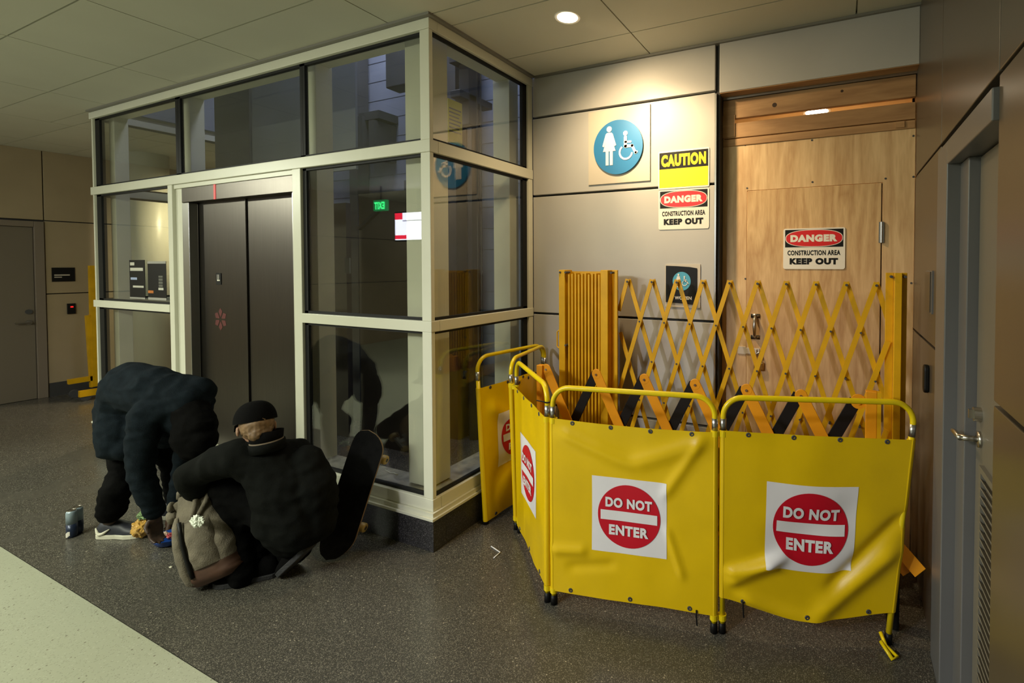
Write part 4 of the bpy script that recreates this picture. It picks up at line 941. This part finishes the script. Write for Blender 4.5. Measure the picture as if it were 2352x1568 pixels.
# ---------------------------------------------------------------- crouching person, black jacket, back to the camera
d = 2.50; KR = .90
P2 = thing('person', 'person in black jacket and cap crouching with back turned, arm in the backpack', 'person', onZ(620,1330,0))
hc = at(588,978,d+.02); nk = at(612,1012,d+.01); up2 = (hc-at(625,1040,d+.02)).normalized()
fwd = V((-.93,.30,-.22))
hch, hb_, f_, u_, l_ = head_parts(hc, fwd, V((-.12,.05,1)), .98)
ch0 = at(615,1062,d+.04); mb0 = at(662,1120,d+.06); pl0 = at(690,1195,d+.05)
lsh = at(548,1050,d-.02); lel = at(436,1092,d-.03); lwr = at(474,1122,d+.02); lha = at(462,1138,d+.03)
rsh = at(672,1048,d+.16); rel = at(545,1110,d+.30); rwr = at(480,1130,d+.22)
lkn = at(520,1120,d+.06); lan = at(556,1305,d+.02); rkn = at(585,1150,d+.26); ran = at(688,1262,d+.14)
hn = hand(lwr, lha, V((-.2,.1,-1)), V((-.3,.9,0)), V((1,.2,0)), 1.0, .6)
hn2 = hand(rwr, at(452,1150,d+.16), V((-.3,-.1,-1)), V((-.2,-.9,0)), V((1,0,0)), 1.0, .6)
ch = [[(pl0,.13),(mb0,.14),(ch0,.12),(nk,.056),(hc-u_*.05,.056)], [(ch0,.09),(lsh,.06),(lel,.042),(lwr,.027)], [(ch0,.09),(rsh,.06),(rel,.042),(rwr,.027)],
      [(pl0,.09),(at(600,1165,d+.08),.07),(lkn,.05),(at(545,1220,d+.05),.045),(lan,.042)], [(pl0,.09),(at(640,1170,d+.18),.065),(rkn,.05),(at(600,1240,d+.22),.045),(at(660,1275,d+.16),.042)]]+hn+hn2+hch
put(body(ch, hb_, voxel=.006, smooth=2, name='body'), 'body', M['skin2'], P2)
ch = [[(ch0,.140),(mb0,.185),(pl0,.165)], [(mb0,.17),(at(640,1190,d+.02),.13),(at(668,1225,d+.05),.12)], [(at(705,1060,d+.08),.09),(at(722,1120,d+.06),.12),(at(722,1200,d+.06),.115)], [(ch0,.13),(lsh,.105),(at(500,1062,d-.02),.09),(lel,.072),(at(452,1118,d+.0),.070),(at(470,1122,d+.02),.05)],
      [(ch0,.13),(rsh,.11),(rel,.075),(rwr,.05)], [(ch0,.12),(at(608,1028,d+.02),.085)]]
put(body(ch, voxel=.0085, smooth=8, wr=.010, wsc=8, seed=12, name='jacket'), 'jacket', M['jacket'], P2)
ch = [[(pl0,.14),(at(600,1165,d+.08),.105),(lkn,.085),(at(545,1220,d+.05),.075),(lan,.072),(at(558,1318,d+.02),.070)], [(pl0,.14),(at(640,1170,d+.18),.10),(rkn,.085),(at(600,1240,d+.22),.08),(at(660,1275,d+.16),.072),(ran,.06)]]
put(body(ch, voxel=.009, smooth=6, wr=.010, wsc=10, seed=6, name='trousers'), 'trousers', M['trouser'], P2)
# collar, scarf, hair, cap
mb = MB(); ax = u_
def ring(c, r0, r1, z0, z1, tilt=V((0,0,0)), n=36):
    a = (u_+tilt).normalized(); e1 = (f_-a*f_.dot(a)).normalized(); e2 = a.cross(e1)
    return [V(c)+a*z0+(e1*math.cos(2*math.pi*k/n)*r0*1.06+e2*math.sin(2*math.pi*k/n)*r0) for k in range(n)], [V(c)+a*z1+(e1*math.cos(2*math.pi*k/n)*r1*1.06+e2*math.sin(2*math.pi*k/n)*r1) for k in range(n)]
def band(name, c, r0, r1, z0, z1, m, par, th=.006, tilt=V((0,0,0))):
    mb = MB(); A, B = ring(c, r0, r1, z0, z1, tilt); A2, B2 = ring(c, r0-th, r1-th, z0, z1, tilt); L4 = [[mb.bm.verts.new(p) for p in X] for X in (A, B, B2, A2)]
    for i in range(4):
        P, Q = L4[i], L4[(i+1) % 4]
        for k in range(36): mb.bm.faces.new((P[k], P[(k+1) % 36], Q[(k+1) % 36], Q[k]))
    return mb.build(name, m, par, smooth=True)
band('jacket_collar', nk, .086, .080, -.045, .000, M['jacket'], P2, .008, V((.1,-.1,0)))
band('collar_lining', nk, .078, .074, -.04, .006, M['tan'], P2, .006, V((.1,-.1,0)))
band('scarf', nk, .070, .076, -.02, .050, M['cap'], P2, .008, V((.05,.0,0)))
put(body([], [(hc-f_*.022+u_*.012, .097, (1.0,.83,.95), Matrix((f_, l_, u_)).transposed()), (hc-f_*.075-u_*.035, .046, (.8,1.2,.9), Matrix((f_, l_, u_)).transposed())], voxel=.006, smooth=3, wr=.006, wsc=34, seed=3, name='hair'), 'hair', M['hair'], P2)
mb = MB()
def capf(s, t):
    a = 2*math.pi*s; ph = math.pi/2*t
    return hc+u_*(.026+.103*math.sin(ph))+f_*(.112*math.cos(ph)**.8*math.cos(a)+.004)+l_*(.093*math.cos(ph)**.8*math.sin(a))
mb.grid(capf, 40, 14); cp = mb.build('cap', M['cap'], P2, smooth=True); cp.data.validate()
mb = MB()
def brim(s, t):
    y = (s-.5)*2; rr = .070*t*math.sqrt(max(0, 1-y*y*.9))
    return hc+u_*(.030-.012*y*y-.03*t)+f_*(.108*math.sqrt(max(0,1-(y*.8)**2))+rr)+l_*(y*.078)
mb.grid(brim, 20, 6); mb.grid(lambda s, t: brim(s, t)-u_*.004, 20, 6); mb.build('cap_brim', M['cap'], cp, smooth=True)
M['sole2'] = mat('dark_grey_sole', (.03,.03,.033), .7, bump=.4, bscale=120)
q = onZ(585,1330,0); shoe(P2, q+V((.06,.08,0)), q+V((-.13,-.12,0)), m='cap', sole='sole2', tick=False)
q = onZ(648,1322,0); shoe(P2, q+V((.25,.06,0)), q, m='cap', sole='sole2', tick=False, tilt=.75)
MB().tube([lwr+V((.028*math.cos(a), .01*math.sin(a), .028*math.sin(a))) for a in [k*math.pi/8 for k in range(16)]], .005, 8, closed=True).build('bracelet', M['silver'], P2, smooth=True)
# ================================================================== BACKPACK
d = dep(onZ(500,1348,0))+.02
BP = thing('backpack', 'worn olive-brown canvas backpack with a leather bottom in front of the crouching person', 'backpack', onZ(490,1330,0))
b0 = at(514,1318,d); t0 = at(452,1126,d+.04)
axb = (t0-b0).normalized(); hgt = (t0-b0).length
side_ = (_r - axb*_r.dot(axb)).normalized(); frn = side_.cross(axb)
if frn.dot(-_f) < 0: frn = -frn
M['canvas'] = mat('olive_canvas', (.15,.128,.092), .9, var=.22, vscale=16, bump=.4, bscale=160)
M['leather'] = mat('brown_leather', (.075,.034,.020), .6, var=.25, vscale=12)
hw = [(0,.108),(.05,.138),(.25,.142),(.5,.138),(.75,.112),(.9,.090),(1,.078)]; hd_ = [(0,.075),(.05,.095),(.25,.105),(.5,.10),(.75,.082),(.9,.062),(1,.05)]
def lp_(T, x):
    for (x0, y0), (x1, y1) in zip(T, T[1:]):
        if x <= x1: return y0+(y1-y0)*max(0, x-x0)/(x1-x0)
    return T[-1][1]
def bpf(a, z, off=0):
    t = 2*math.pi*a; cs, sn = math.cos(t), math.sin(t); e = .62
    x = math.copysign(abs(cs)**e, cs)*(lp_(hw, z)+off); y = math.copysign(abs(sn)**e, sn)*(lp_(hd_, z)+off)
    k = noise.noise(V((x*9, y*9, z*5)))*.012*(z > .06)+noise.noise(V((x*24, y*24, z*13)))*.005
    return b0+axb*(hgt*z)+side_*(x+k)+frn*(y+k)
mb = MB(); mb.grid(lambda a, z: bpf(a, .17+.83*z), 56, 40); mb.grid(lambda a, z: bpf(a, 1-.2*z, -.006), 56, 6); mb.build('canvas_body', M['canvas'], BP, smooth=True)
mb = MB(); mb.grid(lambda a, z: bpf(a, .0+.19*z, .003), 56, 10)
v = mb.bm.verts.new(b0); mb.bm.verts.ensure_lookup_table()
ring_ = [x for x in mb.bm.verts if x is not v and abs((x.co-b0).dot(axb)) < .012]
lb = mb.build('leather_base', M['leather'], BP, smooth=True)
MB().prism([(.112*math.copysign(abs(math.cos(t))**.62, math.cos(t)), .07*math.copysign(abs(math.sin(t))**.62, math.sin(t))) for t in [2*math.pi*k/40 for k in range(40)]], (b0, side_, frn, axb), -.004, .01).build('bottom', M['leather'], BP)
def pocket(x0, x1, z0, z1, lift, name, m):
    mb = MB()
    def fn(a, b):
        x = x0+(x1-x0)*a; z = z0+(z1-z0)*b; sl_ = math.sin(math.pi*a)**.4*math.sin(math.pi*min(.999, b*.96+.02))**.35
        y = lp_(hd_, z)*(1-abs(x/lp_(hw, z))**3.2*.55)
        return b0+axb*(hgt*z)+side_*x+frn*(y+.004+lift*sl_+.006*noise.noise(V((x*20, z*12, lift*50))))
    mb.grid(fn, 20, 24); return mb.build(name, m, BP, smooth=True)
pocket(-.03, .095, .19, .70, .030, 'front_pocket', M['canvas'])
pocket(-.138, -.062, .04, .80, .026, 'side_pocket', M['canvas'])
pt = lambda x, z, y=0: b0+axb*(hgt*z)+side_*x+frn*(lp_(hd_, z)*(1-abs(x/lp_(hw, z))**3.2*.55)+y)
MB().tube([pt(-.048, z, .012) for z in (.12,.2,.35,.5,.62,.74)], .009, 8).build('zipper_flap', M['bk'], BP, smooth=True)
for x in (.05, .088): MB().tube([pt(x*.6, .72, .02), pt(x, .84, .025), pt(x*1.05, .97, .02), pt(x*1.15, 1.10, .0), pt(x*1.1, 1.17, -.05)], [.010,.012,.011,.010,.008], 8).build('strap', M['canvas'], BP, smooth=True)
MB().tube([pt(-.06, .99, .0), pt(-.07, 1.05, -.01), pt(-.04, 1.08, -.02), pt(-.02, 1.02, -.01)], .012, 8).build('open_flap', M['canvas'], BP, smooth=True)
mb = MB(); c = pt(-.10, .90, .02)
for k in range(5): mb.ball(c+V((random.uniform(-.03,.03), random.uniform(-.02,.02), random.uniform(-.045,.045))), random.uniform(.02,.035), 6)
me = mb.build('bundled_cloth', M['canvas'], BP, smooth=True)
for v in me.data.vertices: v.co += V((noise.noise(v.co*30), noise.noise(v.co*31+V((4,1,2))), noise.noise(v.co*29)))*.016
def crumple(name, lab, cat, c, r, m, seed, sc=(1,1,1), amp=.5):
    mb = MB(); bmesh.ops.create_icosphere(mb.bm, subdivisions=4, radius=1)
    for v in mb.bm.verts:
        n = v.co.normalized(); k = 1+amp*(noise.noise(n*2.3+V((seed,0,0)))+.6*noise.noise(n*5.1+V((0,seed,0)))); v.co = V((n.x*sc[0], n.y*sc[1], n.z*sc[2]))*r*k
    mb.bm.transform(Matrix.Translation(V(c))); o = mb.build(name, m, None); 
    return tag(o, lab, cat)
crumple('tissue', 'crumpled white tissue tucked against the backpack front', 'tissue', at(453,1197,d-.125), .030, mat('tissue_paper', (.72,.76,.66), .8), 3, (1.25,.7,.8), .55)
# ================================================================== SMALL THINGS ON THE FLOOR
def can(u, v, lab, h=.166, r=.0245):
    p = onZ(u, v, 0)+V((0, .0245, 0)); t = thing('drink_can', lab, 'can', p)
    MB().lathe([(r*.82,0),(r,.010),(r,h*.50)], p, n=28).build('navy_wall', mat('can_navy', (.018,.028,.060), .3, metal=.3), t, smooth=True)
    MB().lathe([(r,h*.50),(r,h*.90),(r*.84,h*.975)], p, n=28).build('pale_wall', mat('can_pale_blue', (.30,.38,.44), .3, metal=.3), t, smooth=True)
    MB().lathe([(r*.84,h*.97),(r*.86,h),(r*.80,h),(r*.78,h*.985),(.001,h*.985)], p, n=28).build('lid', M['chrome'], t)
    MB().obox(p+V((.004,0,h*.99)), (1,0,0), (0,1,0), (0,0,1), .011, .007, .001).build('pull_tab', M['chrome'], t)
    a0 = math.radians(-75)
    for k in range(3):
        a = a0+.22*k; q = p+V((math.cos(a)*(r+.0005), math.sin(a)*(r+.0005), h*(.12+.03*k))); MB().obox(q, (-math.sin(a), math.cos(a), 0), (0,0,1), (math.cos(a), math.sin(a), 0), .006, .012, .0008).build('label_mark', M['sign'], t)
can(152, 1237, 'nearer of two tall pale blue and navy drink cans on the dark floor')
can(166, 1228, 'tall drink can half hidden behind the nearer can')
wrm = mat('amber_wrapper', (.62,.36,.08), .18, coat=.5); p = onZ(316, 1238, 0)
crumple('snack_bag', 'crumpled amber see-through snack bag by the bending person\'s hand', 'snack bag', p+V((0,.02,.060)), .055, wrm, 7, (.85,.8,1.0), .30)
crumple('wrapper', 'green and white crumpled wrapper on top of the amber bag', 'wrapper', p+V((.005,.03,.135)), .028, mat('green_wrapper', (.20,.30,.14), .3, var=.9, vscale=40), 11, (1.3,1,.7), .5)
p = onZ(368, 1256, 0); t = thing('blue_bowl', 'bright blue plastic bowl holding sweets under the reaching hand', 'bowl', p)
bm_ = mat('blue_plastic', (.012,.06,.30), .25)
MB().lathe([(.04,0),(.062,.010),(.080,.040),(.084,.048),(.079,.046),(.058,.016),(.001,.012)], p+V((.0,.045,0)), n=30).build('bowl_wall', bm_, t, smooth=True)
for k, (cx_, cc) in enumerate(((-.03,(.6,.45,.35)),(.012,(.7,.12,.14)),(.04,(.65,.7,.6)))):
    crumple('sweet', ('cream', 'red', 'pale green')[k]+' wrapped sweet in the blue bowl', 'sweet', p+V((cx_,.035+.01*k,.048)), .020, mat('sweet_%d' % k, cc, .3), k*5+2, (1.2,.8,.7), .5)
p = onZ(1137, 1265, 0); A = onZ(1128, 1254, .004); B = onZ(1149, 1268, .004); C_ = onZ(1134, 1281, .004)
o = MB().tube([A, A.lerp(B, .5), B, B.lerp(C_, .5), C_], .0032, 8).build('straw', M['white'], None, smooth=True); tag(o, 'bent white straw lying on the floor before the granite corner', 'straw')
for (u, v, lab, r) in ((392,1303,'tiny pale crumb on the dark floor left of the backpack',.006),):
    q = onZ(u, v, 0); crumple('paper_scrap', lab, 'paper scrap', q+V((0,0,.003)), r, M['sole'], 4, (1.5,1,.5), .4)
a = onY(882,1085,.08); o = MB().tube([onY(884,1079,.08), onY(897,1086,.08), onY(905,1086,.08), onY(913,1090,.08)], .004, 6).build('litter_strip', M['sole'], None, smooth=True); tag(o, 'twisted pale strip of litter on the sill inside the glass', 'litter')
# ================================================================== SKATEBOARD
SK = thing('skateboard', 'black grip-taped skateboard standing on its tail against the elevator', 'skateboard', onZ(746,1286,0))
tail = onZ(752,1284,0)+V((.0,.03,.0)); nose = at(858,985,(onY(858,985,-.085)-CAM).dot(_f))
ax_ = (nose-tail).normalized(); LB = (nose-tail).length
wv = V((.93,.36,0)); wv = (wv-ax_*wv.dot(ax_)).normalized(); nn = wv.cross(ax_)
if nn.dot(-_f) < 0: nn = -nn
c_ = (tail+nose)/2
def deck(off0, off1, sc=1.0):
    mb = MB(); NX, NY = 48, 12
    def fn(off):
        def g(a, b):
            x = (a-.5); hw_ = .100*sc; e = .5-abs(x)
            R_ = .130
            wd = hw_ if e*LB > R_ else hw_*math.sqrt(max(0, 1-((R_-e*LB)/R_)**2))
            kick = max(0, abs(x)-.335)/.165; z = .055*kick**1.6
            y = (b-.5)*2*wd
            return c_+ax_*(x*LB)+wv*y+nn*(z+off+.006*(y/.1)**2)
        return g
    mb.grid(fn(off0), NX, NY); mb.grid(fn(off1), NX, NY)
    f0, f1 = fn(off0), fn(off1)
    for e in (0, 1):
        mb.grid(lambda a, t: f0(a, e).lerp(f1(a, e), t), NX, 1)
    return mb
deck(-.012, 0).build('deck', mat('maple_ply', (.30,.19,.09), .5), SK, smooth=False)
deck(.0003, .0012, .992).build('grip_tape', mat('grip_tape', (.008,.008,.008), .95, spec=.1, bump=.6, bscale=500, var=.3, vscale=25), SK)
wm = mat('amber_wheel', (.50,.34,.10), .35)
for s in (-.27, .27):
    b = c_+ax_*(s*LB)-nn*.012
    tr = MB(); tr.obox(b-nn*.006, ax_, wv, nn, .040, .026, .006); tr.obox(b-nn*.026, ax_, wv, nn, .016, .02, .02); tr.cyl(b-nn*.045-wv*.105, b-nn*.045+wv*.105, .006); tr.obox(b-nn*.040, ax_, wv, nn, .012, .060, .009)
    tk = tr.build('truck', M['silver'], SK)
    for e in (-1, 1):
        q = b-nn*.045+wv*(e*.092); wh = MB().lathe([(.012,-.018),(.022,-.018),(.026,-.012),(.026,.012),(.022,.018),(.012,.018)], q, wv, 24).build('wheel', wm, tk, smooth=False)
        MB().lathe([(.011,-.019),(.011,.019)], q, wv, 16).build('bearing', M['shaftdark'], wh)
